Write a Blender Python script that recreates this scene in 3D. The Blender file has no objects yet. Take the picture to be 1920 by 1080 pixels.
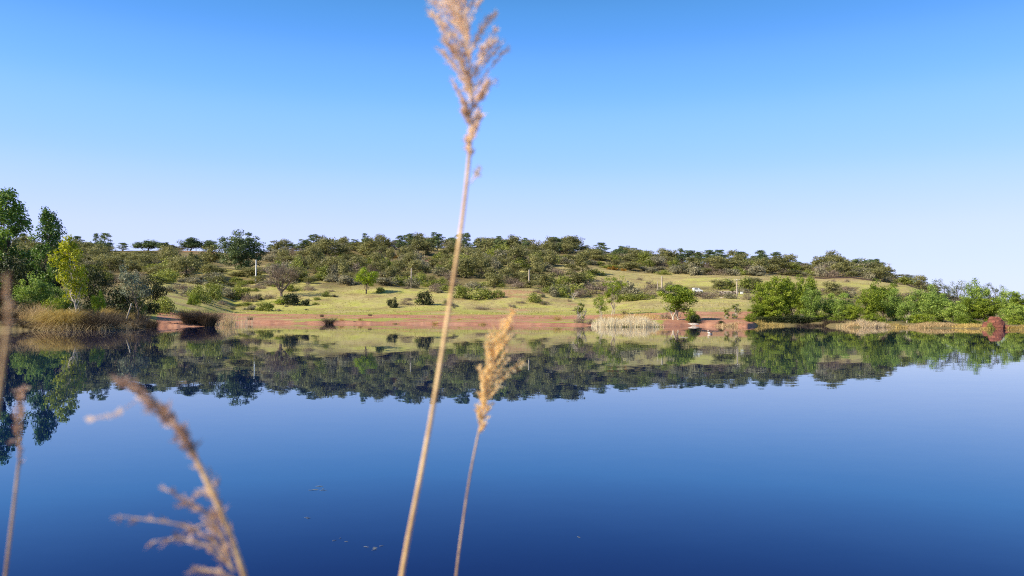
import bpy, math, random
import numpy as np
from mathutils import Matrix, Vector

# ------------------------------------------------------------------ camera, sky, sun
SC = bpy.context.scene
COL = SC.collection
F = 1440.0
CAMZ = 1.8
PITCH, ROLL = math.radians(1.99), math.radians(0.24)
cd = bpy.data.cameras.new('camera')
cam = bpy.data.objects.new('camera', cd)
COL.objects.link(cam)
cd.lens, cd.sensor_width = 27.0, 36.0
cd.clip_start, cd.clip_end = 0.05, 9000
CM = (Matrix.Translation((0, 0, CAMZ)) @ Matrix.Rotation(math.radians(90) + PITCH, 4, 'X') @ Matrix.Rotation(ROLL, 4, 'Z'))
cam.matrix_world = CM
cd.dof.use_dof = True
cd.dof.focus_distance = 140
cd.dof.aperture_fstop = 4.6
SC.camera = cam

SUN_EL, SUN_AZ = math.radians(35), math.radians(-116)
w = bpy.data.worlds.new('World')
SC.world = w
w.use_nodes = True
nt = w.node_tree
sky = nt.nodes.new('ShaderNodeTexSky')
sky.sky_type = 'NISHITA'
sky.sun_disc = False
sky.sun_elevation, sky.sun_rotation = SUN_EL, SUN_AZ
sky.air_density, sky.dust_density, sky.ozone_density = 1.0, 0.3, 3.0
EXPO = 0.80
# clear-day gradient by elevation, softly blended with the Nishita sky
SKYG = [(0, (.70, .79, 1.22)), (3.5, (.69, .785, 1.28)), (6.7, (.63, .76, 1.42)), (10.5, (.42, .69, 1.55)), (15, (.25, .585, 1.48)), (19, (.135, .435, 1.14)),
        (22.5, (.075, .325, .82)), (35, (.06, .23, .60)), (60, (.05, .17, .46)), (90, (.04, .15, .40))]
tcw = nt.nodes.new('ShaderNodeTexCoord'); spw = nt.nodes.new('ShaderNodeSeparateXYZ'); asn = nt.nodes.new('ShaderNodeMath'); asn.operation = 'ARCSINE'
mrw = nt.nodes.new('ShaderNodeMapRange'); mrw.inputs[1].default_value = 0; mrw.inputs[2].default_value = math.pi / 2
rmp = nt.nodes.new('ShaderNodeValToRGB'); rmp.color_ramp.interpolation = 'CARDINAL'
el_ = rmp.color_ramp.elements
while len(el_) < len(SKYG): el_.new(.5)
for i, (dg, c) in enumerate(SKYG):
    el_[i].position = dg / 90; el_[i].color = (*[v / 1.6 for v in c], 1)
nt.links.new(tcw.outputs['Generated'], spw.inputs[0]); nt.links.new(spw.outputs[2], asn.inputs[0]); nt.links.new(asn.outputs[0], mrw.inputs[0]); nt.links.new(mrw.outputs[0], rmp.inputs[0])
mxw = nt.nodes.new('ShaderNodeMix'); mxw.data_type = 'RGBA'; mxw.inputs[0].default_value = .85
nt.links.new(sky.outputs[0], mxw.inputs[6]); vmw = nt.nodes.new('ShaderNodeVectorMath'); vmw.operation = 'MULTIPLY'; vmw.inputs[1].default_value = (16 / 2 ** EXPO,) * 3; nt.links.new(rmp.outputs[0], vmw.inputs[0]); nt.links.new(vmw.outputs[0], mxw.inputs[7]); nt.links.new(mxw.outputs[2], nt.nodes['Background'].inputs[0])
nt.nodes['Background'].inputs[1].default_value = 0.1

sd = bpy.data.lights.new('sun', 'SUN')
sun = bpy.data.objects.new('sun', sd)
COL.objects.link(sun)
sd.energy, sd.angle, sd.color = 5.0, math.radians(0.53), (1.0, 0.88, 0.68)
sdir = Vector((math.sin(SUN_AZ) * math.cos(SUN_EL), math.cos(SUN_AZ) * math.cos(SUN_EL), math.sin(SUN_EL)))
sun.rotation_euler = sdir.to_track_quat('Z', 'Y').to_euler()
sun.location = (-60, -10, 60)
SC.view_settings.view_transform = 'Standard'
SC.view_settings.look = 'None'
SC.view_settings.gamma = 1.0
SC.view_settings.exposure = EXPO
SC.view_settings.use_curve_mapping = False
SC.render.engine = 'CYCLES'
SC.cycles.filter_width = 1.1
SC.cycles.use_denoising = False

# ------------------------------------------------------------------ helpers
R3 = np.array(CM.to_3x3())


def at(px, py, Y):
    """world point at distance Y in front of the camera for a point measured in the 1920x1080 photograph"""
    d = R3 @ np.array([(px - 960) / F, (540 - py) / F, -1.0])
    return np.array([0, 0, CAMZ]) + d * (Y / d[1])


def hz(px):
    return 590 + (px - 960) * 0.0042


def hh(px, py, Y):
    return CAMZ + (hz(px) - py) / F * Y


def tag(o, label=None, cat=None, group=None, kind=None):
    if label: o['label'] = label
    if cat: o['category'] = cat
    if group: o['group'] = group
    if kind: o['kind'] = kind
    return o


def empty(name, loc=(0, 0, 0)):
    o = bpy.data.objects.new(name, None)
    COL.objects.link(o)
    o.location = loc
    o.empty_display_size = 0.3
    return o


def link(name, me, parent=None, loc=None):
    o = bpy.data.objects.new(name, me)
    COL.objects.link(o)
    if parent is not None: o.parent = parent
    if loc is not None: o.location = loc
    return o


_perm = np.random.RandomState(7).rand(256, 256)


def vnoise(x, y):
    xi, yi = np.floor(x).astype(int), np.floor(y).astype(int)
    fx, fy = x - xi, y - yi
    fx, fy = fx * fx * (3 - 2 * fx), fy * fy * (3 - 2 * fy)
    a = _perm[xi & 255, yi & 255]; b = _perm[(xi + 1) & 255, yi & 255]
    c = _perm[xi & 255, (yi + 1) & 255]; d = _perm[(xi + 1) & 255, (yi + 1) & 255]
    return (a * (1 - fx) + b * fx) * (1 - fy) + (c * (1 - fx) + d * fx) * fy


def fbm(x, y, o=4):
    s, a, t = 0, 1.0, 0
    for _ in range(o):
        s = s + a * vnoise(x, y); t += a; a *= .5; x = x * 2.03 + 17.1; y = y * 2.03 + 5.7
    return s / t


def sstep(a, b, x):
    t = np.clip((x - a) / (b - a), 0, 1)
    return t * t * (3 - 2 * t)


class MB:
    """collects quads for ONE mesh"""
    def __init__(s):
        s.v, s.q, s.a, s.m, s.n = [], [], [], [], 0

    def add(s, v, q, a=0.5, m=0):
        v = np.asarray(v, float).reshape(-1, 3); q = np.asarray(q, int).reshape(-1, 4)
        s.v.append(v); s.q.append(q + s.n)
        s.a.append(np.full(len(v), a) if np.isscalar(a) else np.asarray(a, float))
        s.m.append(np.full(len(q), m)); s.n += len(v)

    def leaves(s, p, n, size, rng, a, asp=0.6, m=0):
        k = len(p)
        n = n / (np.linalg.norm(n, axis=1, keepdims=True) + 1e-9)
        t = rng.normal(size=(k, 3)); t -= n * (t * n).sum(1, keepdims=True)
        t /= np.linalg.norm(t, axis=1, keepdims=True) + 1e-9
        b = np.cross(n, t)
        sz = size * (0.6 + 0.8 * rng.rand(k, 1))
        v = np.stack([p - t * sz, p - b * sz * asp, p + t * sz, p + b * sz * asp], 1).reshape(-1, 3)
        s.add(v, np.arange(4 * k).reshape(-1, 4), np.repeat(a, 4) if not np.isscalar(a) else a, m)

    def tube(s, pts, rad, sides=6, a=0.5, m=0, cap=False):
        pts = np.asarray(pts, float); k = len(pts)
        rad = np.broadcast_to(np.asarray(rad, float), (k,))
        tan = np.gradient(pts, axis=0); tan /= np.linalg.norm(tan, axis=1, keepdims=True) + 1e-9
        ref = np.array([0, 0, 1.0]) if abs(tan[0, 2]) < 0.9 else np.array([1.0, 0, 0])
        b1 = np.cross(tan, ref); b1 /= np.linalg.norm(b1, axis=1, keepdims=True) + 1e-9
        b2 = np.cross(tan, b1)
        th = np.arange(sides) * 2 * math.pi / sides
        v = pts[:, None] + rad[:, None, None] * (b1[:, None] * np.cos(th)[None, :, None] + b2[:, None] * np.sin(th)[None, :, None])
        i = np.arange(k - 1)[:, None] * sides; j = np.arange(sides)[None]; j2 = (j + 1) % sides
        q = np.stack([i + j, i + j2, i + sides + j2, i + sides + j], -1).reshape(-1, 4)
        s.add(v.reshape(-1, 3), q, a, m)
        if cap and sides == 4:
            s.add(v[0], [[3, 2, 1, 0]], a, m); s.add(v[-1], [[0, 1, 2, 3]], a, m)
        elif cap:
            for e, c in ((0, pts[0]), (-1, pts[-1])):
                vv = np.vstack([v[e], c])
                s.add(vv, [[(2 * g) % sides, (2 * g + 1) % sides, (2 * g + 2) % sides, sides] for g in range(sides // 2)], a, m)

    def box(s, c, h, rz=0, a=0.5, m=0, bev=0.0, taper=1.0):
        x, y, z = h
        pr = np.array([[-x, -y], [x, -y], [x, y], [-x, y]])
        if bev: pr = np.array([[-x + bev, -y], [x - bev, -y], [x, -y + bev], [x, y - bev], [x - bev, y], [-x + bev, y], [-x, y - bev], [-x, -y + bev]])
        cr, sr = math.cos(rz), math.sin(rz)
        pr = pr @ np.array([[cr, sr], [-sr, cr]])
        k = len(pr)
        v = np.vstack([np.c_[pr, np.full(k, -z)], np.c_[pr * taper, np.full(k, z)]]) + np.array(c)
        q = [[i, (i + 1) % k, k + (i + 1) % k, k + i] for i in range(k)]
        if k == 4: q += [[3, 2, 1, 0], [4, 5, 6, 7]]
        else: q += [[8, 9, 10, 11], [8, 11, 12, 15], [12, 13, 14, 15], [3, 2, 1, 0], [7, 4, 3, 0], [7, 6, 5, 4]]
        s.add(v, q, a, m)

    def blades(s, base, d, length, width, droop, rng, a, seg=3, m=0):
        """curved grass blades: base (n,3), d (n,3) unit start directions"""
        k = len(base)
        side = np.cross(d, np.array([0, 0, 1.0]) + rng.normal(size=(k, 3)) * .3)
        side /= np.linalg.norm(side, axis=1, keepdims=True) + 1e-9
        rows, L = [], length.reshape(-1, 1)
        hd = d.copy(); hd[:, 2] = 0; hd += rng.normal(size=(k, 3)) * .06; hd[:, 2] = 0
        nn = np.linalg.norm(hd, axis=1, keepdims=True) + 1e-6
        hd = hd / nn
        for i in range(seg + 1):
            t = i / seg
            p = base + d * L * t + hd * L * droop * t * t * .5 - np.array([0, 0, 1.0]) * L * droop * t * t * t * .8
            wd = (width * (1 - .85 * t)).reshape(-1, 1)
            rows.append(p - side * wd * .5); rows.append(p + side * wd * .5)
        v = np.stack(rows, 1)
        nv = 2 * (seg + 1)
        o = (np.arange(k) * nv)[:, None, None]
        q = np.array([[2 * i, 2 * i + 1, 2 * i + 3, 2 * i + 2] for i in range(seg)])[None] + o
        s.add(v.reshape(-1, 3), q.reshape(-1, 4), np.repeat(a, nv) if not np.isscalar(a) else a, m)

    def mesh(s, name, mats, smooth=False):
        me = bpy.data.meshes.new(name)
        v = np.vstack(s.v).astype(np.float32); q = np.vstack(s.q)
        me.vertices.add(len(v)); me.vertices.foreach_set('co', v.ravel())
        me.loops.add(q.size); me.loops.foreach_set('vertex_index', q.ravel().astype(np.int32))
        me.polygons.add(len(q)); me.polygons.foreach_set('loop_start', (np.arange(len(q)) * 4).astype(np.int32))
        if not isinstance(mats, (list, tuple)): mats = [mats]
        for mt in mats: me.materials.append(mt)
        me.polygons.foreach_set('material_index', np.concatenate(s.m).astype(np.int32))
        me.polygons.foreach_set('use_smooth', np.full(len(q), smooth))
        at_ = me.attributes.new('var', 'FLOAT', 'POINT')
        at_.data.foreach_set('value', np.concatenate(s.a).astype(np.float32))
        me.update(calc_edges=True)
        return me


# ------------------------------------------------------------------ materials
def mat(name):
    m = bpy.data.materials.new(name)
    m.use_nodes = True
    m.node_tree.nodes.clear()
    return m, m.node_tree.nodes, m.node_tree.links


def leafmat(name, cols, transl=0.3, rough=0.55, spec=0.25, objvar=0.35):
    """cols: dark ... light leaf colours, picked by the per-leaf attribute and shifted per plant"""
    m, N, L = mat(name)
    out = N.new('ShaderNodeOutputMaterial')
    a = N.new('ShaderNodeAttribute'); a.attribute_name = 'var'
    oi = N.new('ShaderNodeObjectInfo')
    mr = N.new('ShaderNodeMapRange'); mr.inputs['To Min'].default_value = -objvar / 2; mr.inputs['To Max'].default_value = objvar / 2
    L.new(oi.outputs['Random'], mr.inputs['Value'])
    ad = N.new('ShaderNodeMath'); ad.operation = 'ADD'
    L.new(a.outputs['Fac'], ad.inputs[0]); L.new(mr.outputs[0], ad.inputs[1])
    r = N.new('ShaderNodeValToRGB')
    el = r.color_ramp.elements
    while len(el) < len(cols): el.new(0.5)
    for i, c in enumerate(cols):
        el[i].position = i / (len(cols) - 1); el[i].color = (*c, 1)
    L.new(ad.outputs[0], r.inputs[0])
    p = N.new('ShaderNodeBsdfPrincipled')
    p.inputs['Roughness'].default_value = rough
    p.inputs['Specular IOR Level'].default_value = spec
    L.new(r.outputs[0], p.inputs['Base Color'])
    t = N.new('ShaderNodeBsdfTranslucent')
    hs = N.new('ShaderNodeHueSaturation'); hs.inputs['Saturation'].default_value = 1.15; hs.inputs['Value'].default_value = 1.2
    L.new(r.outputs[0], hs.inputs['Color']); L.new(hs.outputs[0], t.inputs[0])
    mx = N.new('ShaderNodeMixShader'); mx.inputs[0].default_value = transl
    L.new(p.outputs[0], mx.inputs[1]); L.new(t.outputs[0], mx.inputs[2]); L.new(mx.outputs[0], out.inputs[0])
    return m


def barkmat(name, c1, c2, scale=6, rough=0.85, spec=0.2):
    m, N, L = mat(name)
    out = N.new('ShaderNodeOutputMaterial')
    tc = N.new('ShaderNodeTexCoord'); no = N.new('ShaderNodeTexNoise')
    no.inputs['Scale'].default_value = scale; no.inputs['Detail'].default_value = 6
    L.new(tc.outputs['Object'], no.inputs['Vector'])
    r = N.new('ShaderNodeValToRGB'); r.color_ramp.elements[0].position = .35; r.color_ramp.elements[1].position = .65
    r.color_ramp.elements[0].color = (*c1, 1); r.color_ramp.elements[1].color = (*c2, 1)
    L.new(no.outputs['Fac'], r.inputs[0])
    p = N.new('ShaderNodeBsdfPrincipled'); p.inputs['Roughness'].default_value = rough; p.inputs['Specular IOR Level'].default_value = spec
    b = N.new('ShaderNodeBump'); b.inputs['Strength'].default_value = .5; b.inputs['Distance'].default_value = .02
    L.new(no.outputs['Fac'], b.inputs['Height']); L.new(b.outputs[0], p.inputs['Normal'])
    L.new(r.outputs[0], p.inputs['Base Color']); L.new(p.outputs[0], out.inputs[0])
    return m


M = dict(
    oak=leafmat('holm oak leaves', [(.082, .087, .032), (.191, .191, .068), (.356, .335, .140)]),
    pine=leafmat('pine needles', [(.053, .081, .036), (.110, .156, .060), (.200, .244, .097)], .2),
    olive=leafmat('olive shrub leaves', [(.119, .117, .067), (.229, .217, .130), (.370, .339, .220)], .25),
    brown=leafmat('twiggy thicket', [(.120, .090, .069), (.232, .179, .135), (.359, .284, .202)], .2),
    green=leafmat('green shrub leaves', [(.085, .109, .022), (.194, .225, .044), (.342, .365, .085)]),
    lime=leafmat('lime green leaves', [(.121, .182, .014), (.230, .315, .024), (.363, .436, .048)], .4),
    river=leafmat('riverside leaves', [(.063, .099, .012), (.175, .239, .025), (.379, .435, .056)], .35),
    riverdark=leafmat('dark riverside leaves', [(.083, .134, .031), (.209, .301, .058), (.443, .535, .109)], .3),
    silver=leafmat('silver willow leaves', [(.072, .090, .048), (.156, .180, .108), (.300, .324, .216)], .3),
    poplar=leafmat('poplar leaves', [(.041, .082, .017), (.105, .187, .031), (.272, .374, .076)], .3, .45, .4),
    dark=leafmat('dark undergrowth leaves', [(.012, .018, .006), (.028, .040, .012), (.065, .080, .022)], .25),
    yellow=leafmat('yellow green leaves', [(.176, .208, .019), (.368, .384, .032), (.640, .608, .064)], .4),
    gorse=leafmat('gorse flowers', [(.10, .08, .02), (.34, .17, .02), (.55, .28, .03)], .2),
    straw=leafmat('dry straw', [(.230, .149, .069), (.529, .391, .196), (.828, .667, .380)], .25),
    gold=leafmat('golden grass', [(.200, .150, .050), (.475, .350, .112), (.775, .587, .213)], .25),
    rush=leafmat('dead rush', [(.028, .020, .013), (.080, .058, .034), (.239, .175, .104)], .15),
    pale=leafmat('pale reed', [(.408, .301, .175), (.642, .515, .330), (.729, .700, .486)], .25),
    weed=leafmat('slope grass', [(.209, .187, .050), (.341, .308, .088), (.484, .429, .176)], .3),
    bark=barkmat('grey brown bark', (.05, .04, .03), (.15, .12, .09)),
    bark_pale=barkmat('pale bark', (.30, .26, .20), (.55, .49, .40)),
    bark_dead=barkmat('weathered dead wood', (.10, .075, .055), (.26, .20, .15)),
    pole=barkmat('weathered pole timber', (.30, .25, .20), (.48, .42, .34), 3),
    white=barkmat('white paint', (.70, .70, .68), (.80, .80, .78), 2, .4, .5),
    steel=barkmat('galvanised steel', (.30, .31, .33), (.42, .43, .45), 4, .5, .5),
    glass=barkmat('dark glass', (.02, .025, .03), (.03, .035, .04), 2, .1, .6),
    rubber=barkmat('black rubber', (.02, .02, .02), (.035, .035, .035), 2),
    stone=barkmat('pale stone', (.28, .23, .19), (.50, .44, .38), 5),
    rockdark=barkmat('wet dark stone', (.05, .035, .03), (.12, .08, .065), 5),
    feather_white=barkmat('pale feathers', (.60, .50, .42), (.75, .66, .56), 30),
    feather_dark=barkmat('brown feathers', (.06, .03, .02), (.14, .07, .04), 30),
    bill=barkmat('horn bill', (.20, .12, .06), (.30, .18, .08), 30, .4),
    stalk=barkmat('dry reed stalk', (.40, .24, .10), (.76, .55, .29), 18, .45, .4),
    stalk_dull=barkmat('dull reed stalk', (.28, .18, .10), (.50, .36, .22), 25, .5, .3),
    spike=leafmat('reed spikelets', [(.56, .37, .24), (.84, .70, .57), (.92, .86, .80)], .45, .5, .3, .0),
    spike_gold=leafmat('golden spikelets', [(.60, .38, .14), (.88, .72, .42), (.93, .85, .62)], .45, .5, .3, .0),
    spike_dull=leafmat('grey brown spikelets', [(.185, .124, .091), (.489, .337, .246), (.900, .734, .612)], .35, .5, .3, .0),
    pondweed=barkmat('pond weed', (.10, .12, .13), (.25, .27, .26), 20),
)

# ------------------------------------------------------------------ terrain
# column: pixel x -> eight knots (distance, height); index 0 is the water's edge
def colm(px, ks):
    out = []
    for Y, v in ks:
        out.append((Y, v if v < 60 else hh(px, v, Y)))
    y7, h7 = out[-1]
    out += [(600, h7 * .78 + 1), (1300, 8), (7000, 8)]
    return px, out


COLS = [
    colm(-2600, [(60, 0), (64, .8), (80, 1.0), (120, 1.6), (160, 4), (220, 8), (320, 20), (430, 30)]),
    colm(-300, [(74, 0), (77, .8), (90, 1.0), (125, 1.6), (165, 4), (230, 9), (320, 20), (430, 34)]),
    colm(0, [(76, 0), (79, .8), (92, 1.0), (125, 1.6), (165, 4), (230, 540), (320, 505), (430, 471)]),
    colm(150, [(80, 0), (83, .7), (95, .9), (125, 1.6), (165, 3.6), (230, 540), (320, 505), (430, 471)]),
    colm(270, [(94, 0), (97, .6), (106, .9), (125, 1.4), (165, 570), (230, 535), (320, 503), (430, 470)]),
    colm(300, [(101, 0), (104, .4), (120, 1.0), (140, 587), (165, 565), (230, 530), (320, 500), (430, 470)]),
    colm(385, [(106, 0), (109, .35), (130, .8), (160, 587), (185, 573), (240, 535), (320, 502), (430, 472)]),
    colm(440, [(144, 0), (147, .35), (163, .9), (188, 587), (205, 579), (250, 545), (320, 505), (430, 476)]),
    colm(600, [(139, 0), (142, .35), (158, .9), (185, 588), (200, 582), (250, 537), (320, 505), (430, 468)]),
    colm(800, [(139, 0), (142, .35), (158, .9), (185, 590), (200, 581), (250, 538), (320, 505), (430, 463)]),
    colm(1000, [(131, 0), (134, .35), (155, .9), (180, 590), (200, 584), (250, 540), (320, 503), (430, 468)]),
    colm(1100, [(131, 0), (134, .35), (152, .9), (178, 590), (200, 583), (250, 555), (320, 508), (430, 472)]),
    colm(1200, [(119, 0), (122, .4), (140, .9), (165, 588), (190, 575), (250, 550), (320, 517), (430, 482)]),
    colm(1300, [(133, 0), (136, .4), (148, 1.2), (165, 583), (185, 574), (250, 545), (320, 518), (430, 492)]),
    colm(1400, [(125, 0), (128, .5), (145, 1.1), (165, 584), (190, 571), (250, 545), (320, 518), (430, 494)]),
    colm(1424, [(141, 0), (144, .5), (155, 1.1), (170, 584), (195, 573), (250, 546), (320, 519), (430, 495)]),
    colm(1510, [(146, 0), (149, .5), (158, 1.0), (172, 1.8), (200, 580), (250, 552), (320, 526), (430, 502)]),
    colm(1600, [(123, 0), (126, .5), (145, .9), (168, 1.5), (200, 578), (250, 555), (320, 528), (430, 508)]),
    colm(1700, [(122, 0), (125, .5), (145, .9), (165, 1.3), (200, 575), (250, 560), (320, 538), (430, 526)]),
    colm(1790, [(117, 0), (120, .5), (140, .9), (165, 1.2), (200, 1.8), (250, 578), (320, 565), (430, 556)]),
    colm(1950, [(107, 0), (110, .5), (130, .9), (160, 1.2), (200, 1.5), (250, 584), (320, 580), (430, 574)]),
    colm(2600, [(80, 0), (83, .6), (110, .9), (150, 1.2), (200, 1.6), (250, 2.5), (320, 4), (430, 6)]),
    colm(4700, [(50, 0), (53, .6), (80, .9), (120, 1.2), (170, 1.6), (250, 2.5), (320, 4), (430, 6)]),
]
CU = np.array([(c[0] - 960) / F for c in COLS])
KY = np.array([[k[0] for k in c[1]] for c in COLS]); KH = np.array([[k[1] for k in c[1]] for c in COLS])
NK = KY.shape[1]


def knots(u):
    Yk = np.stack([np.interp(u, CU, KY[:, i]) for i in range(NK)], -1)
    Hk = np.stack([np.interp(u, CU, KH[:, i]) for i in range(NK)], -1)
    j = (fbm(u * 60 + 40, u * 0 + 3.3, 3) - .5) * 5
    Yk[..., 0] += j; Yk[..., 1] += j
    return Yk, Hk


def terrain(x, y, detail=True):
    x = np.asarray(x, float); y = np.asarray(y, float)
    u = x / np.maximum(y, 1)
    Yk, Hk = knots(u)
    h = np.where(y < Yk[..., 0], (y - Yk[..., 0]) * .12, 0)
    for i in range(NK - 1):
        a, b = Yk[..., i], Yk[..., i + 1]
        t = np.clip((y - a) / (b - a), 0, 1)
        if i >= 2: t = t * .6 + .4 * t * t * (3 - 2 * t)
        h = h + np.where(y >= a, t * (Hk[..., i + 1] - Hk[..., i]), 0)
    g = sstep(0, 60, y - Yk[..., 3])
    s = sstep(0, 5, y - Yk[..., 0])
    h = h + g * (fbm(x / 26 + 9, y / 26, 3) - .5) * 2.2 + s * (fbm(x / 5, y / 5 + 30, 3) - .5) * .28
    return h


def tz(x, y):
    return float(terrain(np.array([x]), np.array([y]))[0])


def gY(px, py, lo=70, hi=470):
    """distance at which the ground stands at that photograph point"""
    ys = np.linspace(lo, hi, 801)
    u = (px - 960) / F
    z = terrain(u * ys, ys)
    pr = hz(px) - (z - CAMZ) / ys * F
    ok = np.where((pr <= py) & (z > 0))[0]
    return float(ys[ok[0]]) if len(ok) else hi


# fan-shaped ground sheet
us = np.unique(np.concatenate([np.linspace(-3, -.78, 60), np.linspace(-.78, .78, 760), np.linspace(.78, 3, 60)]))
base_t = np.concatenate([np.linspace(-.25, 0, 5)[:-1], np.linspace(0, 1, 240)])
Yw = knots(us)[0][:, 0]
t = base_t[None]
far = 115 + (t * 330)
rows = []
ny = 300
tt = np.concatenate([np.linspace(-8, 0, 4)[:-1], np.linspace(0, 60, 100)[:-1], np.linspace(60, 200, 110)[:-1], np.linspace(200, 480, 90)[:-1], np.geomspace(480, 6800, 24)])
U, TT = np.meshgrid(us, tt, indexing='ij')
YY = TT + Yw[:, None]
XX = U * YY
ZZ = terrain(XX, YY)
nu, nv = U.shape
mb = MB()
ii = np.arange(nu - 1)[:, None] * nv; jj = np.arange(nv - 1)[None]
Q = np.stack([ii + jj, ii + nv + jj, ii + nv + jj + 1, ii + jj + 1], -1).reshape(-1, 4)
mb.add(np.stack([XX, YY, ZZ], -1).reshape(-1, 3), Q)

PX = 960 + U * F
Yk, Hk = knots(U)
n1 = fbm(XX / 9 + 3, YY / 5, 4); n2 = fbm(XX / 24 + 50, YY / 12 + 8, 3); n3 = fbm(XX / 3.2, YY / 3.2, 3)
t3 = (YY - Yk[..., 0]) / (Yk[..., 3] - Yk[..., 0])
full = np.maximum(sstep(288, 300, PX) * (1 - sstep(395, 430, PX)), sstep(1232, 1255, PX) * (1 - sstep(1395, 1440, PX)))
mid = sstep(395, 430, PX) * (1 - sstep(1232, 1250, PX))
wv = fbm(XX / 22 + 200, XX * 0 + 7.7, 3)
edge = 1 - sstep(.04 + .22 * sstep(.35, .7, wv), .10 + .30 * sstep(.35, .7, wv), t3 + (n3 - .5) * .12)
road = sstep(.22, .40, t3 + (n1 - .5) * .6 + (wv - .5) * .5) * (1 - sstep(.86, 1.02, t3 + (n2 - .5) * .3))
patch = sstep(.50, .60, n1)
brk = sstep(.46, .56, fbm(XX / 14 + 80, YY / 3.2 + 11, 4))
redmid = np.clip(edge + road * (1 - .6 * sstep(.58, .68, n1)) + .5 * patch * (1 - sstep(.9, 1.1, t3)), 0, 1)
redfull = 1 - sstep(.93, 1.06, t3 + (n1 - .5) * .25)
red = np.clip(full * redfull * (1 - .45 * brk * (t3 > .3)) + mid * redmid * (1 - .5 * brk * (t3 > .1)), 0, 1) * (YY > 0)
red = red + .5 * sstep(.60, .70, n2) * (1 - red) * (t3 < 2.2) * (PX > 700) * (PX < 1100)
red += .75 * sstep(300, 330, PX) * (1 - sstep(390, 420, PX)) * sstep(395, 405, YY) * (1 - sstep(420, 440, YY)) * sstep(.45, .6, n1)
red += .8 * np.exp(-((PX - 795) / 22) ** 2) * np.exp(-((YY - 360) / 14) ** 2)
red += .4 * sstep(1530, 1545, PX) * (1 - sstep(1620, 1650, PX)) * sstep(300, 330, YY) * (1 - sstep(370, 392, YY))
track = np.exp(-((t3 - .66 - .05 * np.sin(U * 20)) / .035) ** 2) * mid * (n3 > .3)
dry = sstep(.40, .62, n2 * .6 + n1 * .4)
dry = np.maximum(dry, sstep(300, 330, YY) * .9)
dry = np.maximum(dry, np.clip(track, 0, 1))
lush = (PX < 1500) * (1 - sstep(.5, .62, n1)) * (1 - sstep(1.15, 1.5, t3)) * sstep(.02, .1, t3)
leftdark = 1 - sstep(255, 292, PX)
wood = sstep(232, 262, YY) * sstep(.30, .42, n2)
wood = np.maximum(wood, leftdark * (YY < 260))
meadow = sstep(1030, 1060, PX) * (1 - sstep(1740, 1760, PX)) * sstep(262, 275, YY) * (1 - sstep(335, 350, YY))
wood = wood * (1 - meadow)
wood = np.maximum(wood, .95 * sstep(1405, 1440, PX) * (YY < 240))  # floor tone also painted here as the shade under the right shore trees
me = mb.mesh('ground', None, True)
me.materials.clear()
ca = me.attributes.new('cover', 'FLOAT_COLOR', 'POINT')
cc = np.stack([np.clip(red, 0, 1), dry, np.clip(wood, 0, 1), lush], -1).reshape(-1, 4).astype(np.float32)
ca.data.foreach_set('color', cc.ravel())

m, N, L = mat('ground cover')
out = N.new('ShaderNodeOutputMaterial'); p = N.new('ShaderNodeBsdfPrincipled')
p.inputs['Roughness'].default_value = .95; p.inputs['Specular IOR Level'].default_value = .1
L.new(p.outputs[0], out.inputs[0])
av = N.new('ShaderNodeAttribute'); av.attribute_name = 'cover'
sp = N.new('ShaderNodeSeparateColor'); L.new(av.outputs['Color'], sp.inputs[0])
geo = N.new('ShaderNodeNewGeometry')
def noise(scale, det=5, rough=.6, stretch=None):
    n = N.new('ShaderNodeTexNoise'); n.inputs['Scale'].default_value = scale; n.inputs['Detail'].default_value = det
    n.inputs['Roughness'].default_value = rough
    if stretch:
        mp = N.new('ShaderNodeMapping'); mp.inputs['Scale'].default_value = stretch
        L.new(geo.outputs['Position'], mp.inputs[0]); L.new(mp.outputs[0], n.inputs['Vector'])
    else: L.new(geo.outputs['Position'], n.inputs['Vector'])
    return n.outputs['Fac']
def mixc(f, a, b):
    x = N.new('ShaderNodeMix'); x.data_type = 'RGBA'
    if hasattr(f, 'links'): L.new(f, x.inputs[0])
    else: x.inputs[0].default_value = f
    for s_, c_ in ((6, a), (7, b)):
        if hasattr(c_, 'links'): L.new(c_, x.inputs[s_])
        else: x.inputs[s_].default_value = (*c_, 1)
    return x.outputs[2]
def rng_(f, a, b, lo=0, hi=1):
    x = N.new('ShaderNodeMapRange'); x.inputs[1].default_value = a; x.inputs[2].default_value = b
    x.inputs[3].default_value = lo; x.inputs[4].default_value = hi; x.clamp = True
    L.new(f, x.inputs[0]); return x.outputs[0]
def mth(op, a, b):
    x = N.new('ShaderNodeMath'); x.operation = op
    for k_, v_ in enumerate((a, b)):
        if hasattr(v_, 'links'): L.new(v_, x.inputs[k_])
        else: x.inputs[k_].default_value = v_
    return x.outputs[0]
fine = noise(1.3, 8, .7); med = noise(.22, 6); big = noise(.06, 3)
grass = mixc(rng_(fine, .3, .7), (.235, .245, .045), (.41, .41, .095))
grass = mixc(rng_(med, .35, .65, 0, .6), grass, (.41, .34, .17))
dryc = mixc(rng_(fine, .35, .65), (.25, .20, .085), (.42, .345, .17))
base = mixc(mth('MULTIPLY', sp.outputs[1], .85), grass, dryc)
base = mixc(rng_(noise(.5, 8, .8), .50, .66, 0, .6), base, (.47, .40, .20))
base = mixc(rng_(noise(.11, 7, .75), .47, .62, 0, .75), base, (.20, .145, .07))
base = mixc(mth('MULTIPLY', av.outputs['Alpha'], .75), base, mixc(rng_(fine, .35, .65), (.21, .225, .035), (.33, .33, .065)))
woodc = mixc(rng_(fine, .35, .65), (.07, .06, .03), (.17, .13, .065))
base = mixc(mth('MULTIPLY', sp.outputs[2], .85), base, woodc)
redc = mixc(rng_(med, .35, .65), (.27, .115, .068), (.39, .20, .125))
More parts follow.
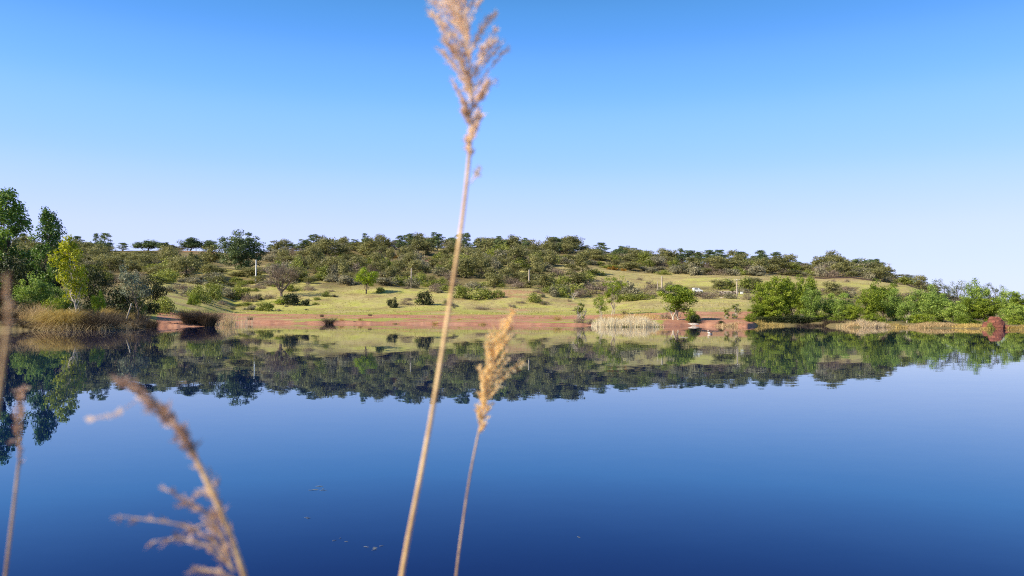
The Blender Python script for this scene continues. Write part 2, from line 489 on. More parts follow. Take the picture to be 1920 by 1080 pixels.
redc = mixc(rng_(noise(.9, 6, .6, (.35, 1, 1)), .45, .7, 0, .55), redc, (.44, .27, .17))
rm = rng_(mth('ADD', sp.outputs[0], mth('MULTIPLY', mth('SUBTRACT', fine, .5), 1.1)), .38, .60)
base = mixc(rm, base, redc)
L.new(base, p.inputs['Base Color'])
bp = N.new('ShaderNodeBump'); bp.inputs['Strength'].default_value = .7; bp.inputs['Distance'].default_value = .25
L.new(fine, bp.inputs['Height']); L.new(bp.outputs[0], p.inputs['Normal'])
GROUND = m
me.materials.append(GROUND)
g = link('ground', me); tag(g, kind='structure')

# near bank under the photographer
mb = MB()
xs = np.linspace(-60, 60, 161); ys = np.concatenate([np.linspace(-60, -6, 20)[:-1], np.linspace(-6, 4.4, 40)])
X, Y = np.meshgrid(xs, ys, indexing='ij')
edgeY = 2.9 + (fbm(X * .35 + 5, X * 0 + 1, 3) - .5) * 1.6
Z = np.clip((edgeY - Y) * .35, -.6, .35) + (fbm(X * 1.4, Y * 1.4 + 70, 3) - .5) * .1 * (Y < edgeY - .2) + sstep(0, 40, -Y) * 1.5
a_, b_ = X.shape
ii = np.arange(a_ - 1)[:, None] * b_; jj = np.arange(b_ - 1)[None]
mb.add(np.stack([X, Y, Z], -1).reshape(-1, 3), np.stack([ii + jj, ii + b_ + jj, ii + b_ + jj + 1, ii + jj + 1], -1).reshape(-1, 4))
me = mb.mesh('near_bank', None, True)
me.materials.clear(); me.materials.append(GROUND)
ca = me.attributes.new('cover', 'FLOAT_COLOR', 'POINT')
nn = fbm(X * .8, Y * .8, 3)
ca.data.foreach_set('color', np.stack([sstep(.45, .6, nn), nn, nn * 0 + .3, nn], -1).reshape(-1).astype(np.float32))
tag(link('near_bank', me), kind='structure')

# water
m, N, L = mat('lake water')
out = N.new('ShaderNodeOutputMaterial')
gl = N.new('ShaderNodeBsdfGlossy'); gl.inputs['Roughness'].default_value = .0; gl.inputs['Color'].default_value = (.74, .97, 1, 1)
df = N.new('ShaderNodeBsdfDiffuse'); df.inputs['Color'].default_value = (.001, .007, .048, 1)
fr = N.new('ShaderNodeFresnel'); fr.inputs['IOR'].default_value = 1.65
pw = N.new('ShaderNodeMath'); pw.operation = 'POWER'; pw.inputs[1].default_value = 1.2
wm = N.new('ShaderNodeMixShader')
tr_ = N.new('ShaderNodeValToRGB'); tr_.color_ramp.elements[0].position = .22; tr_.color_ramp.elements[1].position = .86
e_ = tr_.color_ramp.elements.new(.36); e_.color = (.56, .95, 1, 1)
e_ = tr_.color_ramp.elements.new(.60); e_.color = (.80, .97, 1, 1)
tr_.color_ramp.elements[0].color = (.42, .46, .60, 1); tr_.color_ramp.elements[-1].color = (1, 1, 1, 1)
L.new(fr.outputs[0], tr_.inputs[0]); L.new(tr_.outputs[0], gl.inputs['Color'])
L.new(fr.outputs[0], pw.inputs[0]); L.new(pw.outputs[0], wm.inputs[0]); L.new(df.outputs[0], wm.inputs[1]); L.new(gl.outputs[0], wm.inputs[2])
geo = N.new('ShaderNodeNewGeometry')
acc = None
for sc_, am in ((2.6, .0016), (.55, .0009), (9.0, .0010)):
    n = N.new('ShaderNodeTexNoise'); n.inputs['Scale'].default_value = sc_; n.inputs['Detail'].default_value = 2
    mp = N.new('ShaderNodeMapping'); mp.inputs['Scale'].default_value = (.55, 1, 1)
    L.new(geo.outputs['Position'], mp.inputs[0]); L.new(mp.outputs[0], n.inputs['Vector'])
    s1 = N.new('ShaderNodeVectorMath'); s1.operation = 'SUBTRACT'; s1.inputs[1].default_value = (.5, .5, .5)
    L.new(n.outputs['Color'], s1.inputs[0])
    s2 = N.new('ShaderNodeVectorMath'); s2.operation = 'MULTIPLY'; s2.inputs[1].default_value = (am * 4, am * 4, 0)
    L.new(s1.outputs[0], s2.inputs[0])
    if acc is None: acc = s2
    else:
        s3 = N.new('ShaderNodeVectorMath'); s3.operation = 'ADD'
        L.new(acc.outputs[0], s3.inputs[0]); L.new(s2.outputs[0], s3.inputs[1]); acc = s3
bn = N.new('ShaderNodeTexNoise'); bn.inputs['Scale'].default_value = .035; bn.inputs['Detail'].default_value = 4
bm2 = N.new('ShaderNodeMapping'); bm2.inputs['Scale'].default_value = (.35, 1, 1); L.new(geo.outputs['Position'], bm2.inputs[0]); L.new(bm2.outputs[0], bn.inputs['Vector'])
br_ = N.new('ShaderNodeMapRange'); br_.inputs[1].default_value = .42; br_.inputs[2].default_value = .68; br_.inputs[3].default_value = .7; br_.inputs[4].default_value = 1.9
L.new(bn.outputs['Fac'], br_.inputs[0])
s6 = N.new('ShaderNodeVectorMath'); s6.operation = 'SCALE'; L.new(acc.outputs[0], s6.inputs[0]); L.new(br_.outputs[0], s6.inputs['Scale']); acc = s6
s4 = N.new('ShaderNodeVectorMath'); s4.operation = 'ADD'; s4.inputs[1].default_value = (0, 0, 1); L.new(acc.outputs[0], s4.inputs[0])
s5 = N.new('ShaderNodeVectorMath'); s5.operation = 'NORMALIZE'; L.new(s4.outputs[0], s5.inputs[0])
L.new(s5.outputs[0], gl.inputs['Normal']); L.new(s5.outputs[0], fr.inputs['Normal']); L.new(wm.outputs[0], out.inputs[0])
mb = MB(); mb.add([[-900, -50, 0], [900, -50, 0], [900, 330, 0], [-900, 330, 0]], [[0, 1, 2, 3]])
tag(link('water', mb.mesh('water', m)), kind='structure')

# ------------------------------------------------------------------ plant prototypes
def leaf_clumps(mb, rng, C, rc, nleaf, leaf, flat=.8, asp=.6, m=0, up=.35, vbias=None):
    for i, c in enumerate(C):
        k = int(nleaf * (.7 + .6 * rng.rand()))
        d = rng.normal(size=(k, 3)); d /= np.linalg.norm(d, axis=1, keepdims=True)
        r = rc[i] * rng.rand(k, 1) ** .45
        p = c + d * r * np.array([1, 1, flat])
        n = d * .8 + rng.normal(size=(k, 3)) * .55 + np.array([0, 0, up])
        v = np.clip(.5 + (rng.rand() - .5) * .45 + rng.normal(size=k) * .15, 0, 1)
        mb.leaves(p, n, leaf, rng, v, asp, m)


def centres(rng, shape, H, W, zb, n):
    out = []
    while len(out) < n:
        d = rng.normal(size=3); d /= np.linalg.norm(d)
        r = rng.uniform(.30, .84)
        x, y, z = d * r
        if shape == 'round':
            p = [x * W / 2, y * W / 2, zb + (H - zb) * (.5 + z / 2)]
        elif shape == 'dome':
            z = abs(z)
            p = [x * W / 2, y * W / 2, zb + (H - zb) * (.08 + .82 * z)]
        elif shape == 'umbrella':
            z = abs(z) * .8 + .05
            p = [x * W / 2, y * W / 2, zb + (H - zb) * (z * (1 - .3 * (x * x + y * y)))]
        elif shape == 'column':
            t_ = rng.rand(); rr = (math.sin(math.pi * (t_ * .84 + .12)) ** .7) * rng.uniform(.2, .85); a = rng.rand() * 6.28
            p = [math.cos(a) * rr * W / 2, math.sin(a) * rr * W / 2, zb + (H - zb) * (.03 + t_ * .93)]
        elif shape == 'pine':
            t_ = rng.rand(); rr = (1 - t_ ** 1.6 * .75) * rng.uniform(.25, .9); a = rng.rand() * 6.28
            p = [math.cos(a) * rr * W / 2, math.sin(a) * rr * W / 2, zb + (H - zb) * (.06 + t_ * .88)]
        out.append(p)
    return np.array(out)


def limb(mb, rng, a, b, r0, r1, sides=5, wob=.08, n=5, m=0):
    a, b = np.array(a, float), np.array(b, float)
    L_ = np.linalg.norm(b - a)
    t_ = np.linspace(0, 1, n)[:, None]
    p = a + (b - a) * t_
    p[1:-1] += rng.normal(size=(n - 2, 3)) * L_ * wob
    p[:, 2] -= (np.sin(t_[:, 0] * math.pi) * L_ * .06)
    mb.tube(p, np.linspace(r0, r1, n), sides, m=m)
    return p


PROTO = {}


def tree_proto(key, n, H, W, zb, shape, nc, rc, nleaf, leaf, lm, bark='bark', limbs=12, tr=.03, lean=0., seed=0, flat=.8, asp=.6, stems=1):
    PROTO[key] = []
    for k in range(n):
        rng = np.random.RandomState(1000 + seed * 31 + k)
        C = centres(rng, shape, H, W * rng.uniform(.9, 1.1), zb, nc)
        C[:, 0] += lean * (C[:, 2] / H) * W
        RC = rc * W * rng.uniform(.65, 1.25, len(C))
        cb, tb = MB(), MB()
        leaf_clumps(cb, rng, C, RC, nleaf, leaf, flat, asp)
        for s_ in range(stems):
            off = np.array([(s_ - (stems - 1) / 2) * .5 + rng.uniform(-.1, .1), rng.uniform(-.3, .3), 0]) * W * .1 * (stems > 1)
            top = np.array([lean * W * .7, 0, H * .72]) + off * 3.2 + [0, 0, rng.uniform(-.08, .05) * H]
            tp = limb(tb, rng, off + [0, 0, -.3], top, tr * H, tr * H * .25, 7, .02, 8)
            for i in rng.choice(len(C), min(limbs, len(C)), replace=False):
                c = C[i]
                zt = min(max(c[2] - H * .18, H * .12), H * .68)
                j = min(int((zt + .3) / (H * .72 + .3) * 7), 6)
                limb(tb, rng, tp[j], c, tr * H * .35, tr * H * .08, 4)
        PROTO[key].append((cb.mesh(key + '_crown', M[lm]), tb.mesh(key + '_trunk', M[bark], True), H, W))


def shrub_proto(key, n, H, W, nc, rc, nleaf, leaf, lm, seed=0, asp=.6, twigs=18, shape='dome', bark='bark'):
    PROTO[key] = []
    for k in range(n):
        rng = np.random.RandomState(5000 + seed * 17 + k)
        C = centres(rng, shape, H, W, 0, nc)
        RC = rc * W * rng.uniform(.6, 1.3, len(C))
        b = MB()
        leaf_clumps(b, rng, C, RC, nleaf, leaf, .85, asp)
        for i in range(twigs):
            c = C[rng.randint(len(C))]
            e = c + rng.normal(size=3) * W * .06 + [0, 0, H * .12]
            limb(b, rng, [c[0] * .15, c[1] * .15, -.15], e, .03 * H / 3, .008, 4, .06, 4, m=1)
        PROTO[key].append((b.mesh(key, [M[lm], M[bark]]), None, H, W))


tree_proto('holm_oak', 6, 6, 6.5, .2, 'round', 30, .18, 75, .17, 'oak', seed=1, limbs=8)
tree_proto('hill_pine', 5, 9, 7.5, 1.4, 'pine', 34, .15, 85, .18, 'pine', seed=2, limbs=14, flat=.55)
tree_proto('umbrella_pine', 4, 9, 9, 1.8, 'dome', 64, .14, 110, .19, 'pine', seed=3, limbs=16, flat=.85)
tree_proto('great_pine', 1, 20, 19, -2.0, 'round', 120, .105, 140, .26, 'pine', seed=4, limbs=30, flat=.75, tr=.02)
tree_proto('river_tree', 5, 11, 8, -.6, 'round', 80, .13, 120, .15, 'river', seed=5, limbs=16, stems=2, tr=.014)
tree_proto('river_dark', 4, 10, 9, -.8, 'round', 80, .13, 120, .15, 'riverdark', seed=6, limbs=16, stems=2, tr=.014)
tree_proto('silver_tree', 2, 11, 8, 2, 'round', 40, .11, 60, .13, 'silver', seed=7, limbs=18, stems=2, tr=.014)
tree_proto('lime_tree', 1, 6, 5.5, 1.4, 'round', 34, .14, 100, .12, 'lime', seed=8, limbs=16, stems=1, tr=.03)
tree_proto('shore_tree', 1, 9, 8, 1.2, 'round', 70, .12, 130, .15, 'river', 'bark_pale', seed=9, limbs=26, stems=2, tr=.013)
tree_proto('willow_young', 2, 10, 6, 1.8, 'round', 46, .13, 75, .12, 'river', 'bark_pale', seed=10, limbs=22, stems=2, tr=.009, lean=.15)
tree_proto('poplar', 2, 19, 8, 1.5, 'column', 120, .115, 100, .17, 'poplar', 'bark', seed=11, limbs=50, tr=.011, flat=1.1)
tree_proto('yellow_tree', 1, 8, 3.6, 2.2, 'column', 34, .17, 90, .12, 'yellow', 'bark_pale', seed=12, limbs=22, tr=.012, lean=-.45, flat=1.1)
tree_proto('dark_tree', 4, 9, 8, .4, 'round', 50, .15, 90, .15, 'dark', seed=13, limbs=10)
tree_proto('willow_pale', 1, 7, 5, 2.6, 'dome', 26, .14, 60, .11, 'silver', 'bark_dead', seed=14, limbs=24, tr=.014, lean=-.35)
shrub_proto('olive_shrub', 5, 3.6, 5, 20, .19, 70, .15, 'olive', 1)
shrub_proto('brown_thicket', 4, 3.2, 5, 20, .19, 55, .14, 'brown', 2, .28, 40)
shrub_proto('green_shrub', 5, 3.2, 5, 20, .19, 75, .14, 'green', 3)
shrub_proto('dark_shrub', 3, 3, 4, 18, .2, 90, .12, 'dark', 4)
shrub_proto('leafy_shrub', 4, 4.5, 5.5, 34, .15, 90, .12, 'river', 5)
shrub_proto('gorse_bush', 2, 2, 3, 12, .2, 50, .12, 'gorse', 6)
shrub_proto('sapling', 3, 3, 1.6, 12, .2, 55, .085, 'green', 7, shape='round', bark='bark_pale')


def bare_mesh(seed, H, W, mname='bark_dead', levels=5, nlimb=5):
    rng = np.random.RandomState(seed)
    b = MB()

    def grow(p, d, L_, r, lev):
        n = 4
        pts = [p]
        for i in range(n):
            d = d + rng.normal(size=3) * .16 + [0, 0, .05]
            d /= np.linalg.norm(d)
            pts.append(pts[-1] + d * L_ / n)
        b.tube(pts, np.linspace(r, r * .6, n + 1), 5 if lev < 2 else 3)
        if lev >= levels: return
        for i in range(rng.randint(2, 4) + (lev > 1)):
            dd = d + rng.normal(size=3) * [.6, .6, .38]
            dd /= np.linalg.norm(dd)
            grow(np.array(pts[rng.randint(2, n + 1)]), dd, L_ * rng.uniform(.58, .8), r * .58, lev + 1)
    b.tube([[0, 0, -.3], [.05, 0, H * .04], [0, .05, H * .09]], [H * .04, H * .034, H * .03], 7)
    for i in range(nlimb):
        a = i * 6.28 / nlimb + rng.rand()
        k_ = rng.uniform(.5, 1.1); d = np.array([math.cos(a) * k_ * W / H, math.sin(a) * k_ * W / H, 1.0]); d /= np.linalg.norm(d)
        grow(np.array([0, 0, H * rng.uniform(.05, .10)]), d, H * .36, H * .020, 1)
    me_ = b.mesh('bare_branches', M[mname])
    v = np.vstack(b.v)
    return me_, v[:, 2].max(), v[:, 0].max() - v[:, 0].min()


# ------------------------------------------------------------------ placing plants
prng = random.Random(4)
NAMES = dict(holm_oak='holm_oak', hill_pine='pine_tree', umbrella_pine='stone_pine', great_pine='pine_tree', river_tree='riverside_tree', river_dark='riverside_tree',
             silver_tree='willow_tree', lime_tree='young_tree', shore_tree='shore_tree', willow_young='willow_tree', poplar='poplar_tree', yellow_tree='young_tree',
             dark_tree='bank_tree', willow_pale='willow_tree')


def put(key, px, pyb, top, wpx, label=None, cat=None, group=None, Y=None, var=None, rz=None, sink=.1):
    """stand a plant on the ground; pyb = photo row of its foot, top = row of its top, wpx = width in photo pixels"""
    if Y is None: Y = gY(px, pyb)
    x = (px - 960) / F * Y
    z = tz(x, Y)
    H = CAMZ + (hz(px) - top) / F * Y - z
    W = wpx / F * Y
    P = PROTO[key]
    cm, tm, pH, pW = P[(var if var is not None else prng.randrange(len(P))) % len(P)]
    rz = prng.uniform(-3, 3) if rz is None else rz
    s = (W / pW, W / pW, max(H, .3) / pH)
    if tm is None:
        o = link(key, cm, None, (x, Y, z - sink)); o.rotation_euler.z = rz; o.scale = s
    else:
        o = empty(NAMES[key], (x, Y, z - sink)); o.rotation_euler.z = rz; o.scale = s
        link('crown', cm, o); link('trunk', tm, o)
    return tag(o, label, cat, group)


LAND = [(-200, 'the tall poplars'), (40, 'the slimmer poplar'), (120, 'the yellow-green bank tree'), (190, 'the dark round bank tree'), (268, 'the leaning pale willow'), (355, 'the ridge stone pine'),
        (447, 'the biggest hillside pine'), (527, 'the leafless dead tree'), (610, 'the grassy slope'), (687, 'the lone lime-green tree'), (771, 'the brown utility pole'),
        (860, 'the tall foreground stem'), (930, 'the golden foreground plume'), (992, 'the pale utility pole'), (1060, 'the spreading ridge pine'), (1130, 'the leaning shore willow'),
        (1190, 'the pale reed bed'), (1271, 'the pale-trunked shore tree'), (1330, 'the white van'), (1382, 'the crossarm pole'), (1470, 'the big waterside trees'),
        (1590, 'the long low wall'), (1668, 'the lattice mast'), (1760, 'the right waterside trees'), (1865, 'the red rock')]
FILL = []
DESC = dict(holm_oak=('dark holm oak', 'tree', 'holm oaks in the hillside wood'), hill_pine=('dark green pine', 'tree', 'pines in the hillside wood'),
            olive_shrub=('grey-green olive shrub', 'shrub', 'grey-green shrubs on the hillside'), brown_thicket=('brown twiggy thicket', 'shrub', 'brown thickets on the hillside'),
            green_shrub=('leafy green shrub', 'shrub', 'green shrubs on the hillside'))


def hero(key, px, pyb, top, wpx, label, cat='tree', group=None, **k):
    HEROES.append((px, k.get('Y') or gY(px, pyb), wpx))
    return put(key, px, pyb, top, wpx, label, cat, group, **k)


HEROES = []
# --- left bank
G1 = 'tall poplars at the left edge'
hero('poplar', 8, 0, 350, 118, 'tallest poplar, cut by the left edge of the photo', group=G1, Y=112, var=0)
hero('poplar', 86, 0, 386, 76, 'slimmer poplar standing right of the tallest one', group=G1, Y=110, var=1)
hero('poplar', -50, 0, 372, 80, 'poplar just outside the left edge, beside the tallest poplar', group=G1, Y=116, var=1)
hero('yellow_tree', 148, 0, 436, 70, 'slender young tree with bright yellow-green leaves and leaning pale trunk', Y=86, rz=0)
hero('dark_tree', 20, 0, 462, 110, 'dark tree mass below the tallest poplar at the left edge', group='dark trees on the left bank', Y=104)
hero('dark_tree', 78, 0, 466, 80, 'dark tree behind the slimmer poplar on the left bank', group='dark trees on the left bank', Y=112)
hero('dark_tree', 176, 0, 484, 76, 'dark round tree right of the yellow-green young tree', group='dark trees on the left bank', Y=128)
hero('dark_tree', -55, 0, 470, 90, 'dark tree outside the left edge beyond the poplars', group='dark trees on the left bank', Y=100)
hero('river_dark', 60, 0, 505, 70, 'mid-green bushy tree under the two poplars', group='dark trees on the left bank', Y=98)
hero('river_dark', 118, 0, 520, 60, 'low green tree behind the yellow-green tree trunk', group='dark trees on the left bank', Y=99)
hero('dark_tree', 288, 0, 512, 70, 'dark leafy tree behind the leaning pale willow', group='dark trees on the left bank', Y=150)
hero('willow_pale', 262, 0, 478, 66, 'pale sparse willow leaning left, with dark forked trunk', Y=103, rz=0)
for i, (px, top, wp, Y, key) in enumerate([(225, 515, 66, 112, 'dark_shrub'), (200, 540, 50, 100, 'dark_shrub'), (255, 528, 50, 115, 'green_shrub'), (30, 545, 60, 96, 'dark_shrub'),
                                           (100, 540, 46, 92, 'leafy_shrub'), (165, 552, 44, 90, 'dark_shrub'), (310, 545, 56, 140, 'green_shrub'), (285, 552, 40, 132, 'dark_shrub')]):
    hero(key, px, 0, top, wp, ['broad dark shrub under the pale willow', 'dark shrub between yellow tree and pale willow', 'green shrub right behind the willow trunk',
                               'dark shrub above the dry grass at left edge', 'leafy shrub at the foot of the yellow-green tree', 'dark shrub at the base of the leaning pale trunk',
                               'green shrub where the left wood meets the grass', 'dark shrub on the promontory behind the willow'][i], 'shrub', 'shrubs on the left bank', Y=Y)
hero('lime_tree', 184, 0, 541, 30, 'tiny tree with two bright lime leaf tufts behind the rushes', Y=88)

# --- ridge pines
GR = 'pines standing on the ridge'
for px, top, wp, key, lab in [
    (165, 451, 44, 'umbrella_pine', 'leftmost dome-shaped stone pine on the ridge'), (198, 456, 24, 'hill_pine', 'small hazy pine right of the leftmost stone pine'),
    (228, 455, 26, 'hill_pine', 'dark conical pine in the gap left of the wide stone pine'), (276, 445, 44, 'umbrella_pine', 'wide dark stone pine above the leaning willow'),
    (308, 450, 34, 'umbrella_pine', 'loose-crowned stone pine between the two widest ones'), (356, 440, 40, 'umbrella_pine', 'tallest stone pine left of the biggest pine'),
    (390, 446, 34, 'umbrella_pine', 'paler stone pine touching the biggest pine'), (512, 460, 34, 'hill_pine', 'pine at the right foot of the biggest pine'),
    (540, 456, 44, 'hill_pine', 'broad ridge pine above the dead tree'), (575, 450, 36, 'hill_pine', 'ridge pine right above the dead tree'), (608, 446, 30, 'umbrella_pine', 'ridge pine with flat crown above the grassy slope'),
    (640, 441, 40, 'umbrella_pine', 'wide ridge pine above and left of the lime-green tree'), (688, 449, 40, 'hill_pine', 'ridge pine straight above the lime-green tree'),
    (724, 449, 30, 'hill_pine', 'ridge pine left of the pointed one'), (761, 439, 30, 'hill_pine', 'pointed ridge pine above the brown utility pole'), (795, 442, 30, 'umbrella_pine', 'flat ridge pine right of the pointed one'),
    (822, 437, 32, 'hill_pine', 'tall ridge pine left of the foreground stem'), (848, 438, 34, 'umbrella_pine', 'ridge pine just left of where the tall stem crosses'),
    (874, 435, 26, 'hill_pine', 'ridge pine crossed by the tall foreground stem'), (915, 447, 40, 'umbrella_pine', 'low broad ridge pine right of the foreground stem'),
    (948, 445, 44, 'umbrella_pine', 'long flat ridge pine in the middle'), (986, 450, 36, 'umbrella_pine', 'ridge pine at the end of the middle group'),
    (1036, 450, 28, 'hill_pine', 'smaller left crown beside the spreading ridge pine'), (1064, 441, 46, 'umbrella_pine', 'spreading ridge pine standing high above its neighbours'),
    (1094, 462, 34, 'hill_pine', 'low pine on the right flank of the spreading pine'), (1166, 453, 40, 'umbrella_pine', 'round-topped ridge pine above the leaning shore willow'),
    (1190, 463, 28, 'hill_pine', 'pine right behind the round-topped one'), (1212, 470, 26, 'hill_pine', 'pale green pine on the falling ridge'), (1246, 473, 26, 'hill_pine', 'small ridge pine above the crest wood'),
    (1309, 475, 20, 'hill_pine', 'small lollipop pine above the shore tree'), (1341, 477, 18, 'umbrella_pine', 'tiny umbrella pine on the falling ridge'),
    (1436, 481, 24, 'hill_pine', 'pointed dark pine above the big waterside trees'), (1470, 486, 34, 'umbrella_pine', 'flat pine above the big waterside trees'), (1492, 487, 34, 'umbrella_pine', 'flat pine at the left of the ridge gap'),
    (1538, 485, 40, 'umbrella_pine', 'first pine of the right ridge clump'), (1566, 484, 38, 'umbrella_pine', 'second pine of the right ridge clump'), (1592, 484, 40, 'umbrella_pine', 'middle pine of the right ridge clump'),
    (1614, 479, 44, 'umbrella_pine', 'tallest pine of the right ridge clump'), (1645, 484, 26, 'hill_pine', 'lone dark pine at the end of the ridge clump'), (1700, 513, 32, 'holm_oak', 'dark tree on the ridge right of the lattice mast')]:
    Y = 442 if px < 1500 else 425
    if px < 400: Y = 424; wp *= 1.15; top -= 1
    hero(key, px, 0, top, wp * 1.12, lab, 'tree', GR, Y=Y + prng.uniform(-8, 8))
hero('great_pine', 450, 0, 424, 104, 'biggest pine, dark and broad, rising above the left hillside', Y=318)

# --- hero trees on the slope
hero('lime_tree', 688, 551, 499, 52, 'lone round lime-green tree on the open grass slope', rz=.4)
hero('shore_tree', 1271, 0, 525, 82, 'green shore tree with pale forked trunk on red soil', Y=143, rz=1.1)
hero('leafy_shrub', 1298, 0, 570, 36, 'dark bush at the right foot of the pale-trunked tree', 'shrub', Y=140)
hero('dark_shrub', 1302, 0, 582, 30, 'darkest low bush beside the pale-trunked shore tree', 'shrub', Y=137)
hero('brown_thicket', 1247, 0, 578, 24, 'red-brown scrub left of the pale-trunked tree', 'shrub', Y=145)
hero('willow_young', 1148, 0, 504, 52, 'young willow with forked pale trunk, further back of the two', Y=165, var=0, rz=0)
hero('willow_young', 1128, 0, 545, 34, 'short young willow on a pale stem behind the reeds', Y=140, var=1, rz=2)
hero('sapling', 1086, 0, 558, 24, 'shoreline sapling with bare pale stem and brown base', 'sapling', Y=136)
hero('brown_thicket', 1088, 0, 584, 28, 'rusty scrub at the foot of the shoreline sapling', 'shrub', Y=135)
hero('brown_thicket', 1106, 0, 590, 22, 'small tan scrub left of the pale reed bed', 'shrub', Y=133)
hero('sapling', 1378, 0, 562, 26, 'leafy sapling on the red bank left of the big trees', 'sapling', Y=146)
hero('sapling', 1362, 0, 575, 18, 'thin yellowish sapling on the red bank', 'sapling', Y=146)
hero('dark_shrub', 1352, 0, 598, 18, 'small dark reddish bush at the water edge', 'shrub', Y=132)
hero('dark_shrub', 797, 572, 534, 36, 'round black-green bush on the grass by the foreground stem', 'shrub')
hero('dark_shrub', 736, 577, 549, 24, 'leaning narrow dark bush right of the lime-green tree', 'shrub')
hero('dark_shrub', 548, 572, 538, 44, 'large dark bush under the dead tree', 'shrub')
hero('leafy_shrub', 530, 570, 550, 44, 'green bush at the left foot of the dead tree', 'shrub')
hero('dark_shrub', 572, 573, 556, 26, 'low dark bush right of the one under the dead tree', 'shrub')
hero('dark_shrub', 484, 563, 545, 26, 'low dark bush left of the dead tree', 'shrub')
for px, pyb, top, wp, key, lab in [
    (375, 567, 522, 52, 'green_shrub', 'tall yellowish shrub left of the biggest pine foot'), (405, 562, 520, 44, 'green_shrub', 'green shrub with dark shade below the biggest pine'),
    (362, 572, 540, 30, 'leafy_shrub', 'small leafy green shrub above the dark sedge clump'), (450, 560, 528, 40, 'green_shrub', 'sunlit shrub straight below the biggest pine'),
    (430, 558, 535, 40, 'olive_shrub', 'grey shrub left of the white pole'), (470, 566, 540, 36, 'brown_thicket', 'tawny scrub right below the white pole'), (505, 560, 545, 34, 'brown_thicket', 'tawny scrub beside the dead tree trunk'),
    (578, 545, 524, 28, 'brown_thicket', 'brown bush on the grass right of the dead tree'), (712, 549, 534, 22, 'green_shrub', 'small shrub just right of the lime-green tree'),
    (610, 556, 542, 26, 'green_shrub', 'little bush in the open grass'), (655, 535, 508, 44, 'olive_shrub', 'grey shrub left of the lime-green tree'), (760, 572, 558, 36, 'brown_thicket', 'low rusty scrub between the two dark bushes'),
    (770, 540, 515, 40, 'olive_shrub', 'grey shrub at the foot of the brown pole'), (818, 548, 524, 36, 'brown_thicket', 'tawny shrub above the round dark bush'), (870, 560, 528, 46, 'green_shrub', 'leafy shrub just right of the foreground stem'),
    (905, 560, 532, 60, 'green_shrub', 'long leafy shrub bank in mid slope'), (935, 558, 538, 30, 'green_shrub', 'right end of the leafy shrub bank'), (840, 574, 558, 30, 'brown_thicket', 'dark brown scrub under the leafy shrub bank'),
    (1002, 566, 541, 36, 'green_shrub', 'bushy shrub with dead twigs below the pale pole'), (1018, 570, 560, 34, 'brown_thicket', 'dead brown twigs beside the bushy shrub'), (978, 540, 530, 14, 'dark_shrub', 'tiny dark bush left of the pale pole'),
    (1052, 556, 532, 40, 'green_shrub', 'dark green shrub left of the shore willow'), (1040, 556, 530, 30, 'olive_shrub', 'grey shrub right of the pale pole'), (1085, 557, 528, 44, 'brown_thicket', 'grey-brown leafless thicket behind the sapling'),
    (1110, 552, 520, 40, 'brown_thicket', 'grey thicket behind the young willow'), (1190, 560, 520, 56, 'olive_shrub', 'large grey shrub above the pale reed bed'), (1205, 562, 545, 50, 'green_shrub', 'green shrub in front of the large grey one'),
    (1325, 560, 538, 52, 'brown_thicket', 'grey-brown thicket in front of the white van'), (1310, 556, 541, 46, 'olive_shrub', 'olive bush below the white van'), (1372, 560, 545, 34, 'olive_shrub', 'olive bush in front of the low stone wall'),
    (1402, 562, 542, 36, 'brown_thicket', 'grey-brown bush right of the crossarm pole'), (1412, 528, 518, 26, 'brown_thicket', 'dark bush in the upper meadow'), (1368, 532, 520, 22, 'olive_shrub', 'grey bush behind the orange gorse'),
    (905, 580, 570, 40, 'brown_thicket', 'low dry scrub above the red track'), (1165, 552, 517, 56, 'olive_shrub', 'big grey bush behind the forked young willow'), (1216, 556, 530, 50, 'brown_thicket', 'grey-brown thicket above the right end of the reed bed'),
    (1182, 564, 545, 50, 'green_shrub', 'leafy bush low behind the pale reed bed'), (1128, 545, 512, 50, 'brown_thicket', 'tall grey thicket left of the forked willow'), (1245, 552, 534, 34, 'olive_shrub', 'grey bush left behind the pale-trunked tree'),
    (1345, 556, 540, 40, 'brown_thicket', 'dense grey-brown thicket right of the white van'), (1225, 540, 520, 30, 'brown_thicket', 'brown scrub left of the wooden post'), (1255, 540, 524, 26, 'olive_shrub', 'scrub right of the wooden post'),
    (1560, 548, 530, 60, 'brown_thicket', 'purple-brown thicket under the long low wall'), (1595, 545, 530, 50, 'brown_thicket', 'brown thicket right under the long low wall'), (1712, 556, 540, 60, 'brown_thicket', 'brown thicket on the far right slope')]:
    hero(key, px, pyb, top, wp, lab, 'shrub', None)
for px, pyb, top, wp, lab in [(1373, 538, 529, 18, 'orange flowering gorse beside the crossarm pole'), (768, 483, 474, 20, 'bright orange gorse patch high on the hill'), (740, 484, 476, 20, 'faded orange gorse left of the bright patch'),
                              (1148, 506, 496, 26, 'orange-tinged bush on the hill above the willow'), (1170, 508, 500, 14, 'yellowish bush on the hill right of the orange one')]:
    hero('gorse_bush', px, pyb, top, wp, lab, 'shrub', 'flowering gorse bushes')

